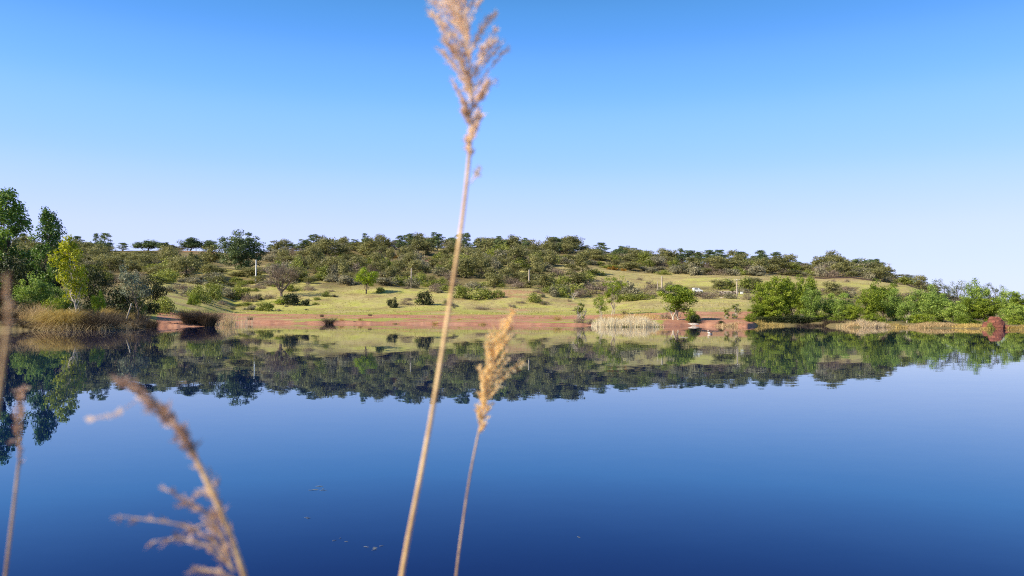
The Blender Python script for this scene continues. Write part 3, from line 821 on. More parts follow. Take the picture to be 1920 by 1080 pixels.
# --- right waterside trees
GW = 'green trees along the right shore'
for px, top, wp, Y, key, lab in [
    (1432, 520, 50, 152, 'river_tree', 'bright left tree of the big waterside group'), (1462, 507, 62, 158, 'river_tree', 'broadest tree of the big waterside group'), (1485, 505, 50, 166, 'river_tree', 'tree behind the broadest waterside tree'),
    (1512, 504, 44, 156, 'river_tree', 'tall narrow tree at the right of the big group'), (1522, 530, 46, 152, 'river_dark', 'darker tree closing the big group on the right'), (1448, 548, 60, 149, 'river_tree', 'low leafy tree in front of the big group'),
    (1418, 566, 34, 149, 'river_tree', 'small green tree at the left foot of the group'), (1556, 546, 50, 160, 'river_dark', 'low green tree right of the big group'), (1586, 545, 56, 150, 'river_dark', 'bushy low tree in the middle of the right shore'),
    (1600, 565, 40, 136, 'river_tree', 'small bright green bush-like tree behind the straw'), (1630, 532, 50, 142, 'river_tree', 'yellow-green tree left of the mast tree'), (1655, 513, 60, 150, 'river_tree', 'tall tree standing under the lattice mast'),
    (1680, 536, 50, 144, 'river_dark', 'dark leafy tree right of the mast tree'), (1705, 560, 50, 136, 'river_dark', 'low dark tree above the straw bank'), (1738, 525, 60, 146, 'river_dark', 'rounded tree right of the dark low one'),
    (1766, 512, 50, 168, 'silver_tree', 'pale thin-topped tree against the sky'), (1760, 545, 66, 138, 'river_dark', 'dense green tree in front of the pale one'), (1800, 516, 54, 168, 'silver_tree', 'second pale thin-topped tree'),
    (1832, 513, 48, 152, 'river_dark', 'round dark-topped tree left of the red rock'), (1822, 550, 50, 134, 'river_tree', 'yellow-green tree left behind the red rock'), (1862, 520, 44, 156, 'silver_tree', 'pale tree standing above the red rock'),
    (1850, 550, 56, 132, 'river_tree', 'bright tree directly behind the red rock'), (1890, 533, 50, 142, 'river_dark', 'dark tree right behind the red rock'), (1918, 541, 56, 136, 'river_tree', 'tree cut by the right edge'),
    (1905, 565, 60, 126, 'river_dark', 'dark low tree at the right edge'), (1960, 545, 60, 138, 'river_dark', 'tree just outside the right edge'), (2010, 550, 70, 136, 'river_tree', 'tree further outside the right edge'), (1790, 560, 50, 132, 'river_dark', 'low tree above the second straw bank')]:
    hero(key, px, 0, top, wp * 1.1, lab, 'tree', GW, Y=Y)
for px, wp, Y, lab in [(1428, 36, 146, 'dark bush added as shade under the left tree of the big waterside group'), (1452, 52, 147, 'dark bush added as shade under the low leafy waterside tree'), (1484, 54, 148, 'dark bush added as shade under the middle of the big group'), (1516, 52, 148.5, 'dark bush added as shade under the narrow waterside tree'), (1552, 50, 148, 'dark bush added as shade right of the big group at the water')]:  # near-black bushes added to stand in for the shadow below the trees
    hero('dark_shrub', px, 0, 588, wp, lab, 'shrub', 'dark bushes added as shade under the big trees', Y=Y)
for px, top, wp, Y, lab in [(1408, 580, 30, 137, 'green shrub where the red bank meets the trees'), (1440, 582, 50, 149, 'shrub skirting the left foot of the big group'), (1490, 585, 60, 151, 'shadowed shrub under the big group'),
                            (1540, 578, 44, 150, 'shrub right of the big group at the water'), (1565, 582, 40, 140, 'shrub behind the first straw bank'), (1640, 580, 60, 133, 'shrub under the mast tree'), (1730, 580, 60, 130, 'shrub behind the straw bank'),
                            (1812, 582, 50, 126, 'shrub left of the red rock'), (1905, 586, 40, 118, 'shrub right of the red rock')]:
    hero('leafy_shrub', px, 0, top, wp, lab, 'shrub', 'shrubs under the right shore trees', Y=Y)

# --- the hillside wood: every tree and shrub an individual
wr = random.Random(11)
rows_ = list(np.arange(202.5, 440, 14.5))
for ri, Yr in enumerate(rows_):
    stepx = 25 if Yr > 300 else 27
    px = -90 + (ri % 2) * 12
    while px < 1750:
        qx = px + wr.uniform(-9, 9); Yq = Yr + wr.uniform(-7, 7)
        px += stepx
        u = (qx - 960) / F; x = u * Yq
        z = tz(x, Yq); pg = hz(qx) - (z - CAMZ) / Yq * F
        # clearings seen in the photograph
        if Yq < 240 and not (300 < qx < 500 or (1115 < qx < 1500 and wr.random() < .3 and Yq > 225)): continue
        if 300 < qx < 500 and Yq < 240 and wr.random() < .35: continue
        if 205 < qx < 470 and Yq > 372 and not (qx > 400): 
            if pg > 466 and wr.random() < .93: continue
        if 1035 < qx < 1115 and 306 < Yq < 350: continue
        if 1115 < qx < 1440 and 262 < Yq < (345 if qx < 1200 else 328): continue
        if 1440 <= qx < 1760 and 262 < Yq < 352: continue
        if qx > 1150 and Yq < 262 and wr.random() < .45: continue
        if 560 < qx < 800 and Yq < 252: continue
        if 960 < qx < 1150 and Yq < 262 and wr.random() < .5: continue
        if qx > 1690 and Yq > 385 and wr.random() < .5: continue
        if any(abs(qx - h[0]) < h[2] * .35 and 0 <= Yq - h[1] < -1 for h in HEROES): continue
        if 425 < qx < 470 and 320 < Yq < 340: continue
        if 398 < qx < 506 and Yq > 300: continue
        r = wr.random()
        ridge = Yq > 395
        if ridge: key = 'hill_pine' if r < .30 else 'holm_oak' if r < .72 else 'olive_shrub' if r < .86 else 'brown_thicket'
        elif Yq < 245: key = 'green_shrub' if r < .5 else 'olive_shrub' if r < .8 else 'brown_thicket'
        elif Yq < 290: key = 'holm_oak' if r < .25 else 'green_shrub' if r < .50 else 'olive_shrub' if r < .80 else 'brown_thicket'
        else: key = 'holm_oak' if r < .42 else 'olive_shrub' if r < .68 else 'brown_thicket' if r < .86 else 'green_shrub'
        hpx = {'holm_oak': 27, 'hill_pine': 30, 'olive_shrub': 21, 'brown_thicket': 20, 'green_shrub': 20}[key] * wr.uniform(.6, 1.5)
        if Yq > 330: hpx *= .82
        if Yq < 245: hpx *= .7
        if (195 < qx < 405 and Yq > 345) or (395 < qx < 510 and Yq > 262): hpx *= .6
        grove = float(.62 + .95 * vnoise(np.array([qx / 55. + 9]), np.array([Yq / 32. + 3]))[0]); grove = min(grove, 1.0) if Yq > 385 else grove; hpx *= grove
        if 1522 < qx < 1655 and Yq > 372: hpx *= 1.45
        if (1488 < qx < 1520 or qx > 1662) and Yq > 372: hpx *= .55
        wmul = .75 + .4 * grove
        if qx > 1150: hpx *= .85
        wpx = {'holm_oak': 36, 'hill_pine': 29, 'olive_shrub': 35, 'brown_thicket': 33, 'green_shrub': 33}[key] * wmul * wr.uniform(.65, 1.45)
        o = put(key, qx, 0, pg - hpx, wpx, Y=Yq)
        FILL.append((key, qx, Yq, o))
for k in range(150):
    qx = wr.uniform(300, 1720); Yq = wr.uniform(192, 250) if qx < 1115 else wr.uniform(192, 340)
    if 640 < qx < 740 and Yq < 235: continue
    x = (qx - 960) / F * Yq; z = tz(x, Yq); pg = hz(qx) - (z - CAMZ) / Yq * F
    if 1290 < qx < 1325 and 535 < pg < 556: continue
    if vnoise(np.array([qx / 70.]), np.array([Yq / 18.]))[0] < .42: continue
    key = wr.choice(['green_shrub', 'brown_thicket', 'olive_shrub', 'brown_thicket'])
    h_ = wr.uniform(3.5, 9.5)
    FILL.append((key, qx, -Yq, put(key, qx, 0, pg - h_, h_ * wr.uniform(1.5, 2.8), Y=Yq)))
cells = {}
for key, qx, Yq, o in FILL:
    lm = min(LAND, key=lambda l: abs(l[0] - qx))[1]
    slope = Yq < 0; Yq = abs(Yq)
    band = 'at the foot of the wood below' if False else ('at the wood foot' if Yq < 272 else 'low in the wood' if Yq < 312 else 'halfway up the wood' if Yq < 350 else 'high in the wood' if Yq < 392 else 'on the ridge')
    if slope: band = 'low on the open slope' if Yq < 225 else 'higher on the open slope'
    cells.setdefault((key, lm, band), []).append((qx, Yq, o))
ORD = ['leftmost', 'second from left', 'third from left', 'fourth from left', 'fifth from left', 'sixth from left', 'seventh from left', 'eighth from left', 'ninth from left', 'tenth from left', 'eleventh from left', 'twelfth from left', 'thirteenth from left', 'fourteenth from left']
for (key, lm, band), lst in cells.items():
    lst.sort(key=lambda e: e[0])
    d, c, g = DESC[key]
    if 'open slope' in band: d = 'small ' + d.replace('twiggy ', '').replace('leafy ', '').replace('grey-green ', '')
    for i, (qx, Yq, o) in enumerate(lst):
        pos = '' if len(lst) == 1 else (', rightmost' if i == len(lst) - 1 else ', ' + ORD[min(i, 13)])
        tag(o, f'{d} {band} near {lm}{pos}', c, g)

# dead tree
me_, bh, bw = bare_mesh(21, 10, 11, nlimb=7)
Y = gY(527, 556); x = (527 - 960) / F * Y; z = tz(x, Y)
H = CAMZ + (hz(527) - 479) / F * Y - z
o = link('dead_tree', me_, None, (x, Y, z)); o.scale = (84 / F * Y / bw,) * 2 + (H / bh,)
tag(o, 'leafless dead tree with spreading brown branches above a dark bush', 'tree')
me2, bh2, bw2 = bare_mesh(33, 8, 4, 'bark_pale', 4, 3)
for px, Y, top, wp, lab in [(1262, 142, 556, 40, 'bare pale branches reaching out beside the shore tree trunk'), (1092, 137, 575, 20, 'small bare bleached bush at the waterline by the sapling'), (1075, 230, 545, 20, 'bleached bare sapling in front of the grey thicket'),
                            (1700, 135, 585, 14, 'dead twig sticking up above the straw bank')]:
    x = (px - 960) / F * Y; z = tz(x, Y); H = CAMZ + (hz(px) - top) / F * Y - z
    o = link('bare_bush', me2, None, (x, Y, z)); o.scale = (wp / F * Y / bw2,) * 2 + (H / bh2,)
    tag(o, lab, 'bare bush')

# ------------------------------------------------------------------ grass tussocks, reeds
def clump(name, px0, px1, Y, top, mname, n, lab, cat, wid=.035, droop=.5, spread=.5, depth=3.0, seed=0, group=None, zoff=-.1, tuss=1, kind=None):
    rng = np.random.RandomState(900 + seed)
    pc = (px0 + px1) / 2
    x0, x1 = (px0 - 960) / F * Y, (px1 - 960) / F * Y
    cx, cy = (x0 + x1) / 2, Y
    z = max(tz(cx, cy), 0)
    H = CAMZ + (hz(pc) - top) / F * Y - z
    edge_h = None
    if tuss > 1:
        tcx = rng.uniform(x0, x1, tuss); tcy = Y + rng.uniform(-depth / 2, depth / 2, tuss); k = rng.randint(0, tuss, n); tf = rng.uniform(.5, 1.15, tuss)
        bx = tcx[k] + rng.normal(size=n) * .12 * H; by = tcy[k] + rng.normal(size=n) * .12 * H
    else:
        q_ = rng.rand(n); q_ = np.where(rng.rand(n) < .35, .5 + (rng.rand(n) + rng.rand(n) + rng.rand(n) - 1.5) * .42, q_)
        bx = x0 + (x1 - x0) * q_; by = Y + rng.uniform(-depth / 2, depth / 2, n)
        edge_h = (.5 + .5 * np.clip(np.minimum(q_, 1 - q_) * 7, 0, 1)) * (.60 + .65 * vnoise(bx * 1.3 + seed, by * .5))
        kp = vnoise(bx * 1.6 + 3, by * .8 + seed) > .28
        if n > 500: bx, by, edge_h = bx[kp], by[kp], edge_h[kp]; n = len(bx)
        tcx, tcy, k = np.array([cx]), np.array([cy]), np.zeros(n, int)
    bz = np.maximum(terrain(bx, by), -.05) + zoff
    th = rng.rand(n) * 6.283
    tilt = np.abs(rng.normal(size=n)) * spread
    ox, oy = (bx - tcx[k]), (by - tcy[k])
    rr = np.sqrt(ox ** 2 + oy ** 2) + 1e-6
    dx = np.cos(th) * tilt + (ox / rr * spread * .6 if tuss > 1 else 0); dy = np.sin(th) * tilt + (oy / rr * spread * .6 if tuss > 1 else 0)
    d = np.stack([dx, dy, np.ones(n)], 1); d /= np.linalg.norm(d, axis=1, keepdims=True)
    Ln = H * rng.uniform(.65, 1.2, n) * (1 + spread * .7)
    if tuss > 4: Ln = Ln * tf[k]
    if edge_h is not None and n > 500: Ln = Ln * edge_h
    b = MB()
    v = np.clip(.5 + rng.normal(size=n) * .2, 0, 1)
    b.blades(np.stack([bx - cx, by - cy, bz - z], 1), d, Ln, wid * rng.uniform(.6, 1.3, n), droop * rng.uniform(.4, 1.3, n) if False else droop, rng, v)
    o = link(name, b.mesh(name, M[mname]), None, (cx, cy, z))
    return tag(o, lab, cat, group, kind)


GB = 'grass tussocks along the left bank'
clump('grass_tussock', 100, 130, 80.5, 571, 'gold', 3800, 'large golden grass mound arching over the water on the left bank', 'grass', .035, .75, .5, 2.0, 1, GB, tuss=5)
clump('grass_tussock', 92, 138, 79.5, 590, 'straw', 900, 'pale drooping grass fringe below the golden mound', 'grass', .03, 1.2, .9, 1.2, 2, GB, tuss=4)
clump('grass_tussock', 20, 88, 90, 562, 'straw', 1500, 'dry tan grass left of the golden mound', 'grass', .03, .4, .3, 5, 3, GB, tuss=14)
clump('grass_tussock', -60, 22, 84, 566, 'rush', 2000, 'dark dead grass cut by the left edge', 'grass', .03, .5, .4, 5, 4, GB, tuss=12)
clump('rush_clump', 20, 78, 80, 590, 'rush', 1500, 'dark shaded rushes at the water left of the golden mound', 'rushes', .03, .7, .5, 3, 5, GB, tuss=9)
clump('rush_clump', 145, 205, 82, 568, 'rush', 2600, 'tall dead rush thicket at the foot of the leaning trunk', 'rushes', .03, .45, .32, 4, 6, GB, tuss=13)
clump('rush_clump', 200, 262, 87, 577, 'rush', 2600, 'dark tangled rushes in the middle of the promontory', 'rushes', .03, .5, .34, 4, 7, GB, tuss=14)
clump('rush_clump', 258, 292, 95, 584, 'rush', 1600, 'darkest rushes at the tip of the promontory', 'rushes', .03, .5, .35, 4, 8, GB, tuss=8)
clump('grass_tussock', 170, 262, 96, 573, 'gold', 1800, 'yellowish grass behind the dark rushes of the promontory', 'grass', .03, .4, .3, 5, 9, GB, tuss=14)
clump('reed_stalks', 150, 200, 80.5, 592, 'straw', 260, 'bent bleached stalks hanging into the water by the rush thicket', 'reeds', .035, 1.3, .8, 2, 10, GB)
clump('reed_stalks', 215, 245, 84, 590, 'straw', 150, 'pale broken stalks in front of the dark rushes', 'reeds', .035, 1.2, .8, 2, 11, GB)
clump('grass_tussock', 0, 130, 100, 568, 'rush', 1800, 'dry grass behind the golden mound under the trees', 'grass', .035, .4, .3, 6, 12, GB, tuss=16)
clump('sedge_clump', 350, 394, 107.0, 570, 'rush', 3600, 'big dark sedge clump standing in the water by the red shore', 'sedge', .032, .6, .33, 2.4, 13, tuss=7)
clump('grass_tussock', 352, 392, 109.5, 574, 'gold', 500, 'tan grass tops behind the big dark sedge clump', 'grass', .028, .5, .35, 2, 14, tuss=4)
clump('reed_clump', 402, 424, 116, 578, 'straw', 110, 'sparse pale reeds right of the big sedge clump', 'reeds', .03, .3, .14, 5, 15)
clump('reed_clump', 424, 440, 118, 580, 'straw', 220, 'darker reeds in the middle of the sparse reed patch', 'reeds', .03, .3, .16, 4, 16)
clump('reed_clump', 440, 470, 124, 586, 'pale', 90, 'palest sparse reeds at the right end of the reed patch', 'reeds', .03, .3, .14, 5, 17)
clump('sedge_clump', 600, 620, 137, 588, 'rush', 420, 'small brown sedge clump at the waterline', 'sedge', .045, .8, .6, 1.5, 18, tuss=2)
for i, (px, pyb, top, wpx, lab) in enumerate([(604, 594, 586, 7, 'tiny dark tuft above the small brown sedge clump'), (641, 601, 592, 10, 'small tuft on the green shore strip'), (676, 601, 593, 8, 'leaning small tuft right of the first shore tuft'),
                                              (694, 592, 586, 7, 'tiny tuft on the red track'), (742, 608, 604, 12, 'low reddish tuft at the waterline'), (816, 609, 600, 10, 'small green tuft in the water left of the foreground stem'),
                                              (905, 609, 602, 14, 'small green tuft in the water right of the foreground stem'), (862, 600, 595, 7, 'tiny tuft beside the foreground stem'), (470, 600, 590, 9, 'small bush-like tuft right of the reed patch'),
                                              (1046, 600, 586, 16, 'yellow-green tuft on the red shore left of the sapling'), (1172, 590, 578, 12, 'dark pair of tufts above the pale reed bed')]):
    Y = gY(px, pyb)
    clump('grass_tuft', px - wpx / 2, px + wpx / 2, Y, top, 'rush' if i in (0, 3, 8, 10) else 'gold', 110, lab, 'grass', .04, .6, .5, .8, 30 + i, 'small tufts on the red shore')
clump('reed_bed', 1113, 1228, 120.5, 590, 'pale', 5500, 'wide bed of pale fluffy reeds below the leaning willow', 'reeds', .04, .35, .16, 9, 50)
clump('reed_bed', 1206, 1240, 124, 597, 'straw', 900, 'low dry reeds at the right end of the wide pale bed', 'reeds', .04, .4, .25, 5, 51)
clump('reed_bed', 1575, 1604, 124.5, 602, 'straw', 1000, 'first small straw-coloured clump on the right shore', 'reeds', .04, .5, .3, 4, 52)
clump('reed_bed', 1604, 1664, 124, 600, 'pale', 2300, 'long straw-coloured reed bank under the mast tree', 'reeds', .04, .5, .3, 4, 53)
clump('reed_bed', 1664, 1698, 123, 603, 'gold', 800, 'low greenish straw between the two straw banks', 'reeds', .04, .5, .3, 4, 54)
clump('reed_bed', 1698, 1790, 121.5, 601, 'straw', 3000, 'longest straw-coloured reed bank on the right shore', 'reeds', .04, .45, .28, 4, 55)
clump('reed_bed', 1792, 1838, 117.5, 604, 'gold', 1300, 'golden reeds left of the red rock', 'reeds', .04, .6, .4, 4, 56)
clump('reed_bed', 1890, 1990, 110.5, 606, 'gold', 2200, 'golden reeds right of the red rock', 'reeds', .04, .6, .4, 4, 57)
clump('grass_tuft', 1838, 1862, 111.2, 609, 'gold', 400, 'dry grass fringe at the foot of the red rocks', 'grass', .035, .6, .5, 1, 64)
clump('grass_tuft', 1886, 1906, 111.0, 607, 'gold', 300, 'dry grass fringe at the right end of the red rocks', 'grass', .035, .6, .5, 1, 65)
clump('reed_bed', 1395, 1470, 141, 600, 'gold', 1500, 'tawny reeds at the water under the big trees left part', 'reeds', .04, .6, .4, 5, 58)
clump('reed_bed', 1495, 1580, 138, 600, 'rush', 2400, 'dark reeds at the water under the big trees', 'reeds', .04, .6, .4, 4, 59)
clump('reed_bed', 1340, 1395, 128.5, 602, 'straw', 600, 'rusty low stalks on the red bank edge', 'reeds', .04, .6, .5, 4, 60)
clump('grass_tussock', 1120, 1240, 150, 585, 'gold', 1300, 'dry grass behind the pale reed bed', 'grass', .05, .4, .3, 14, 61)

clump('grass_tussock', 1135, 1245, 117.5, 607, 'green', 1500, 'low green grass at the foot of the pale reed bed', 'grass', .04, .4, .3, 2, 62)

# slope grass, one mass nobody could count
rng = np.random.RandomState(77)
n = 60000
pxs = rng.uniform(270, 1720, n); Ys = rng.uniform(125, 385, n) ; us_ = (pxs - 960) / F
Yk0 = knots(us_)[0]
keep = (Ys > Yk0[:, 2]) & ~((Ys < Yk0[:, 3]) & (rng.rand(n) < .8))
keep &= fbm(us_ * Ys / 8 + 4, Ys / 8, 3) > .42
pxs, Ys, us_ = pxs[keep], Ys[keep], us_[keep]
n = len(Ys); X_ = us_ * Ys
b = MB()
d = np.stack([rng.normal(size=n) * .3, rng.normal(size=n) * .3, np.ones(n)], 1); d /= np.linalg.norm(d, axis=1, keepdims=True)
b.blades(np.stack([X_, Ys, terrain(X_, Ys) - .05], 1), d, rng.uniform(.2, .65, n), rng.uniform(.08, .2, n), .5, rng, np.clip(fbm(X_ / 12, Ys / 12, 2) * .7 + rng.rand(n) * .4, 0, 1), 2)
tag(link('grass', b.mesh('grass', M['weed'])), 'rough tufted grass over the sunny slope', 'grass', kind='stuff')
# near-bank grass, below and beside the frame
n = 9000
bx = rng.uniform(-14, 14, n); by = rng.uniform(-8, 2.6, n)
keep = (np.hypot(bx, by) > 1.6) & (np.abs(bx) > np.maximum(by, 0) * .75 + .9) | (by < -.8)
bx, by = bx[keep], by[keep]; n = len(bx)
d = np.stack([rng.normal(size=n) * .3, rng.normal(size=n) * .3, np.ones(n)], 1); d /= np.linalg.norm(d, axis=1, keepdims=True)
b = MB(); b.blades(np.stack([bx, by, bx * 0 + .15], 1), d, rng.uniform(.2, .6, n), rng.uniform(.006, .014, n), .6, rng, rng.rand(n), 3)
tag(link('bank_grass', b.mesh('bank_grass', M['gold'])), 'dry grass on the near bank under the photographer', 'grass', kind='stuff')

# ------------------------------------------------------------------ rocks, poles, wall, van, mast, bird
def blob(name, size, m_, seed, strata=0, n=26, k=14):
    rng = np.random.RandomState(seed)
    th = np.linspace(0, 2 * math.pi, n, endpoint=False); ph = np.linspace(.0, math.pi / 2, k)[::-1]
    T, P = np.meshgrid(th, ph, indexing='ij')
    # ph from pi/2 (rim) .. 0 (top)
    fq = 2.6 if strata else 1.6
    r = 1 + (fbm(np.cos(T) * fq + seed + 5, np.sin(T) * fq + P * fq + 9, 4) - .5) * (.38 if strata else .5)
    e1, e2 = (.68, .78) if strata else (.75, .8)
    x = np.cos(T) * np.sin(P) ** e1 * r * size[0]; y = np.sin(T) * np.sin(P) ** e1 * r * size[1]; z = np.cos(P) ** e2 * size[2] * (1 - (.28 * np.cos(T) * np.sin(P) if strata else 0)) * (1 + (r - 1) * .5)
    if strata: 
        zz = z / size[2] * strata + .35 * x / size[0]
        f = zz - np.floor(zz); sc_ = 1 + .02 * (f > .5)
        x *= sc_; y *= sc_
    b = MB()
    i = np.arange(n)[:, None] * k; i2 = ((np.arange(n) + 1) % n)[:, None] * k; j = np.arange(k - 1)[None]
    b.add(np.stack([x, y, z], -1).reshape(-1, 3), np.stack([i + j, i2 + j, i2 + j + 1, i + j + 1], -1).reshape(-1, 4))
    return b.mesh(name, m_, strata == 0)


m, N, L = mat('red sandstone')
out = N.new('ShaderNodeOutputMaterial'); p = N.new('ShaderNodeBsdfPrincipled'); p.inputs['Roughness'].default_value = .9
tc = N.new('ShaderNodeTexCoord')
n1_ = N.new('ShaderNodeTexNoise'); n1_.inputs['Scale'].default_value = 1.6; n1_.inputs['Detail'].default_value = 8
mp = N.new('ShaderNodeMapping'); mp.inputs['Scale'].default_value = (.5, .5, 3); mp.inputs['Rotation'].default_value = (0, .3, 0)
L.new(tc.outputs['Object'], mp.inputs[0]); L.new(mp.outputs[0], n1_.inputs['Vector'])
r = N.new('ShaderNodeValToRGB'); r.color_ramp.elements[0].position = .35; r.color_ramp.elements[1].position = .65
r.color_ramp.elements[0].color = (.11, .032, .020, 1); r.color_ramp.elements[1].color = (.23, .082, .052, 1)
L.new(n1_.outputs['Fac'], r.inputs[0]); L.new(r.outputs[0], p.inputs['Base Color'])
bpn = N.new('ShaderNodeBump'); bpn.inputs['Distance'].default_value = .25; L.new(n1_.outputs['Fac'], bpn.inputs['Height']); L.new(bpn.outputs[0], p.inputs['Normal'])
L.new(p.outputs[0], out.inputs[0])
REDROCK = m
for px, wpx, top, Y, lab in [(1868, 33, 595, 112, 'large rounded red rock at the water on the right shore'), (1853, 24, 605, 112.5, 'lower sloping red rock leaning against the large one'), (1888, 18, 610, 111.5, 'small red rock just right of the large one')]:
    x = (px - 960) / F * Y; H = CAMZ + (hz(px) - top) / F * Y + .15
    o = link('red_rock', blob('red_rock', (wpx / F * Y / 2, wpx / F * Y * .4, H), REDROCK, px, 4, 40, 20), None, (x, Y, -.15))
    tag(o, lab, 'rock', 'red rocks on the right shore')
hero('green_shrub', 1856, 0, 597, 14, 'little bush growing in the notch of the red rocks', 'shrub', Y=111)
srng = random.Random(3)
for i, (px, py, wpx, lab) in enumerate([(318, 611.5, 8, 'dark flat stone at the waterline, left of the longest one'), (333, 612, 4, 'smallest dark stone between two flat ones'), (350, 611.8, 13, 'longest dark stone beside the sedge clump'),
                                        (1300, 611, 26, 'pale flat slab at the water under the shore tree'), (140, 612, 9, 'pinkish boulder on the left bank by the rushes'), (139, 617, 8, 'pale stone below the pinkish boulder'),
                                        (143, 604, 6, 'small stone above the pinkish boulder'), (276, 611, 5, 'pale stone at the promontory tip'), (742, 607.6, 8, 'dark reddish stone on the mid shore'), (665, 607, 5, 'small dark stone left on the mid shore'),
                                        (1690, 609, 5, 'whitish stone on the right shore between straw banks'), (1857, 616, 4, 'tiny pale stone at the foot of the red rock'), (1354, 559, 9, 'pale slab in the meadow below the stone wall')]):
    Y = gY(px, py) if py < 590 else max(CAMZ * F / (py - hz(px)), gY(px, 640)) + .4
    W = wpx / F * Y
    me_ = blob('stone', (W / 2, W * .35, max(W * .18, .16)), M['rockdark'] if 'dark' in lab else M['stone'], 50 + i, 0, 12, 6)
    x = (px - 960) / F * Y
    tag(link('stone', me_, None, (x, Y, max(tz(x, Y), 0) - .04)), lab, 'stone', 'stones along the shore')


def pole(px, py_b, top, lab, wpx=3.2, m_='pole', cross=False, Y=None, name='utility_pole', lean=0, cat='pole'):
    Y = Y or gY(px, py_b)
    x = (px - 960) / F * Y; z = tz(x, Y); H = CAMZ + (hz(px) - top) / F * Y - z
    r = wpx / F * Y / 2
    o = empty(name, (x, Y, z)); o.rotation_euler.y = lean
    b = MB(); b.tube([[0, 0, -.4], [0, 0, H * .5], [0, 0, H]], [r * 1.15, r, r * .8], 8, cap=True)
    link('shaft', b.mesh('shaft', M[m_], True), o)
    if cross:
        b = MB(); b.box((0, -r * 1.2, H * .93), (.75, .05, .06)); link('crossarm', b.mesh('crossarm', M[m_]), o)
        for s_ in (-.6, 0, .6):
            b = MB(); b.tube([[s_, -r * 1.2, H * .93 + .08], [s_, -r * 1.2, H * .93 + .3]], [.07, .05], 6, cap=True); link('insulator', b.mesh('insulator', M['white'], True), o)
    elif name == 'utility_pole':
        b = MB(); b.tube([[0, 0, H + .003], [0, 0, H + .1]], [r * .9, r * .3], 8, cap=True); link('cap', b.mesh('cap', M['steel'], True), o)
    return tag(o, lab, cat, 'poles on the hillside' if name == 'utility_pole' else None)


pole(479, 530, 487, 'white slim pole in front of the biggest pine', 2.2, 'white', name='utility_pole')
pole(771, 540, 503, 'brown wooden utility pole right of the lime-green tree', 2.8)
pole(992, 538, 506, 'pale utility pole in the middle of the hillside', 2.8)
pole(1241, 542, 518, 'stout wooden post above the pale-trunked shore tree', 2.8)
pole(1382, 556, 523, 'grey pole with a small crossarm by the meadow', 2.3, 'pole', True)
pole(1091, 512, 499, 'tiny pale stake on the upper meadow', 1.6, name='stake', cat='post')
pole(1233, 545, 527, 'thin pale stake left of the stout wooden post', 1.6, name='stake', cat='post')
pole(235, 0, 567, 'short whitish stake leaning right among the dark rushes', 2.6, 'bark_pale', Y=92, name='stake', lean=.28, cat='post')
for i, px in enumerate([350, 366, 384, 401, 419]):
    pole(px, 0, 462, ['leftmost fence post along the ridge field', 'second fence post along the ridge field', 'middle fence post along the ridge field', 'fourth fence post along the ridge field', 'fence post nearest the biggest pine'][i], 1.3, Y=424, name='fence_post', cat='post')['group'] = 'fence posts along the ridge field'

# lattice mast
Y = 470; x = (1668 - 960) / F * Y; z = tz(x, Y); H = CAMZ + (hz(1668) - 494) / F * Y - z
mast = empty('lattice_mast', (x, Y, z)); tag(mast, 'thin steel lattice mast on the ridge at right', 'mast')
def mw(t_): return 1.1 * (1 - t_) + .35 * t_
for sx, sy in ((-1, -1), (1, -1), (1, 1), (-1, 1)):
    b = MB(); b.tube([[sx * mw(0), sy * mw(0), -.5], [sx * mw(1), sy * mw(1), H]], .10, 4); link('leg', b.mesh('leg', M['steel']), mast)
nb = 9
for k in range(nb):
    t0, t1 = k / nb, (k + 1) / nb
    b = MB()
    for (ax, ay), (bx_, by_) in (((-1, -1), (1, -1)), ((1, -1), (1, 1)), ((1, 1), (-1, 1)), ((-1, 1), (-1, -1))):
        b.tube([[ax * mw(t0), ay * mw(t0), H * t0], [bx_ * mw(t1), by_ * mw(t1), H * t1]], .055, 4)
        b.tube([[ax * mw(t1), ay * mw(t1), H * t1], [bx_ * mw(t1), by_ * mw(t1), H * t1]], .055, 4)
    link('brace', b.mesh('brace', M['steel']), mast)
for k in range(3):
    b = MB(); b.box((0, -mw(.95) - .2, H * (.97 - k * .16)), (1.5 - k * .15, .08, .10)); link('arm', b.mesh('arm', M['steel']), mast)

# white van half hidden by bushes
Y = gY(1308, 549); x = (1308 - 960) / F * Y; z = tz(x, Y)
van = empty('parked_van', (x, Y, z)); van.rotation_euler.z = .12; van.scale = (.8, .8, .75)
tag(van, 'white van half hidden behind a grey-brown thicket', 'van')
Lv = 22 / F * Y
def hull(prof, y0, y1, m_, nm, par, ins=0.):
    b = MB(); pr = np.array(prof, float); k = len(pr)
    v = np.vstack([np.c_[pr[:, 0], np.full(k, y0), pr[:, 1]], np.c_[pr[:, 0], np.full(k, y1), pr[:, 1]]])
    b.add(v, [[i, (i + 1) % k, k + (i + 1) % k, k + i] for i in range(k)])
    c0 = np.vstack([v[:k], [pr[:, 0].mean(), y0, pr[:, 1].mean()]]); c1 = np.vstack([v[k:], [pr[:, 0].mean(), y1, pr[:, 1].mean()]])
    for cc_ in (c0, c1):
        b.add(cc_, [[(2 * g_) % k, (2 * g_ + 1) % k, (2 * g_ + 2) % k, k] for g_ in range(k // 2)])
    return link(nm, b.mesh(nm, m_), par)
h = Lv / 2
hull([(-h, .35), (h * .95, .35), (h, .7), (h * .92, 1.05), (h * .55, 1.2), (h * .3, 1.85), (-h * .9, 1.9), (-h, 1.7)], -.85, .85, M['white'], 'body', van)
hull([(h * .36, 1.25), (h * .52, 1.25), (h * .32, 1.72), (h * .12, 1.72)], -.862, -.85, M['glass'], 'window', van)
hull([(-h * .8, 1.25), (-h * .1, 1.25), (-h * .1, 1.7), (-h * .8, 1.7)], -.862, -.85, M['glass'], 'window', van)
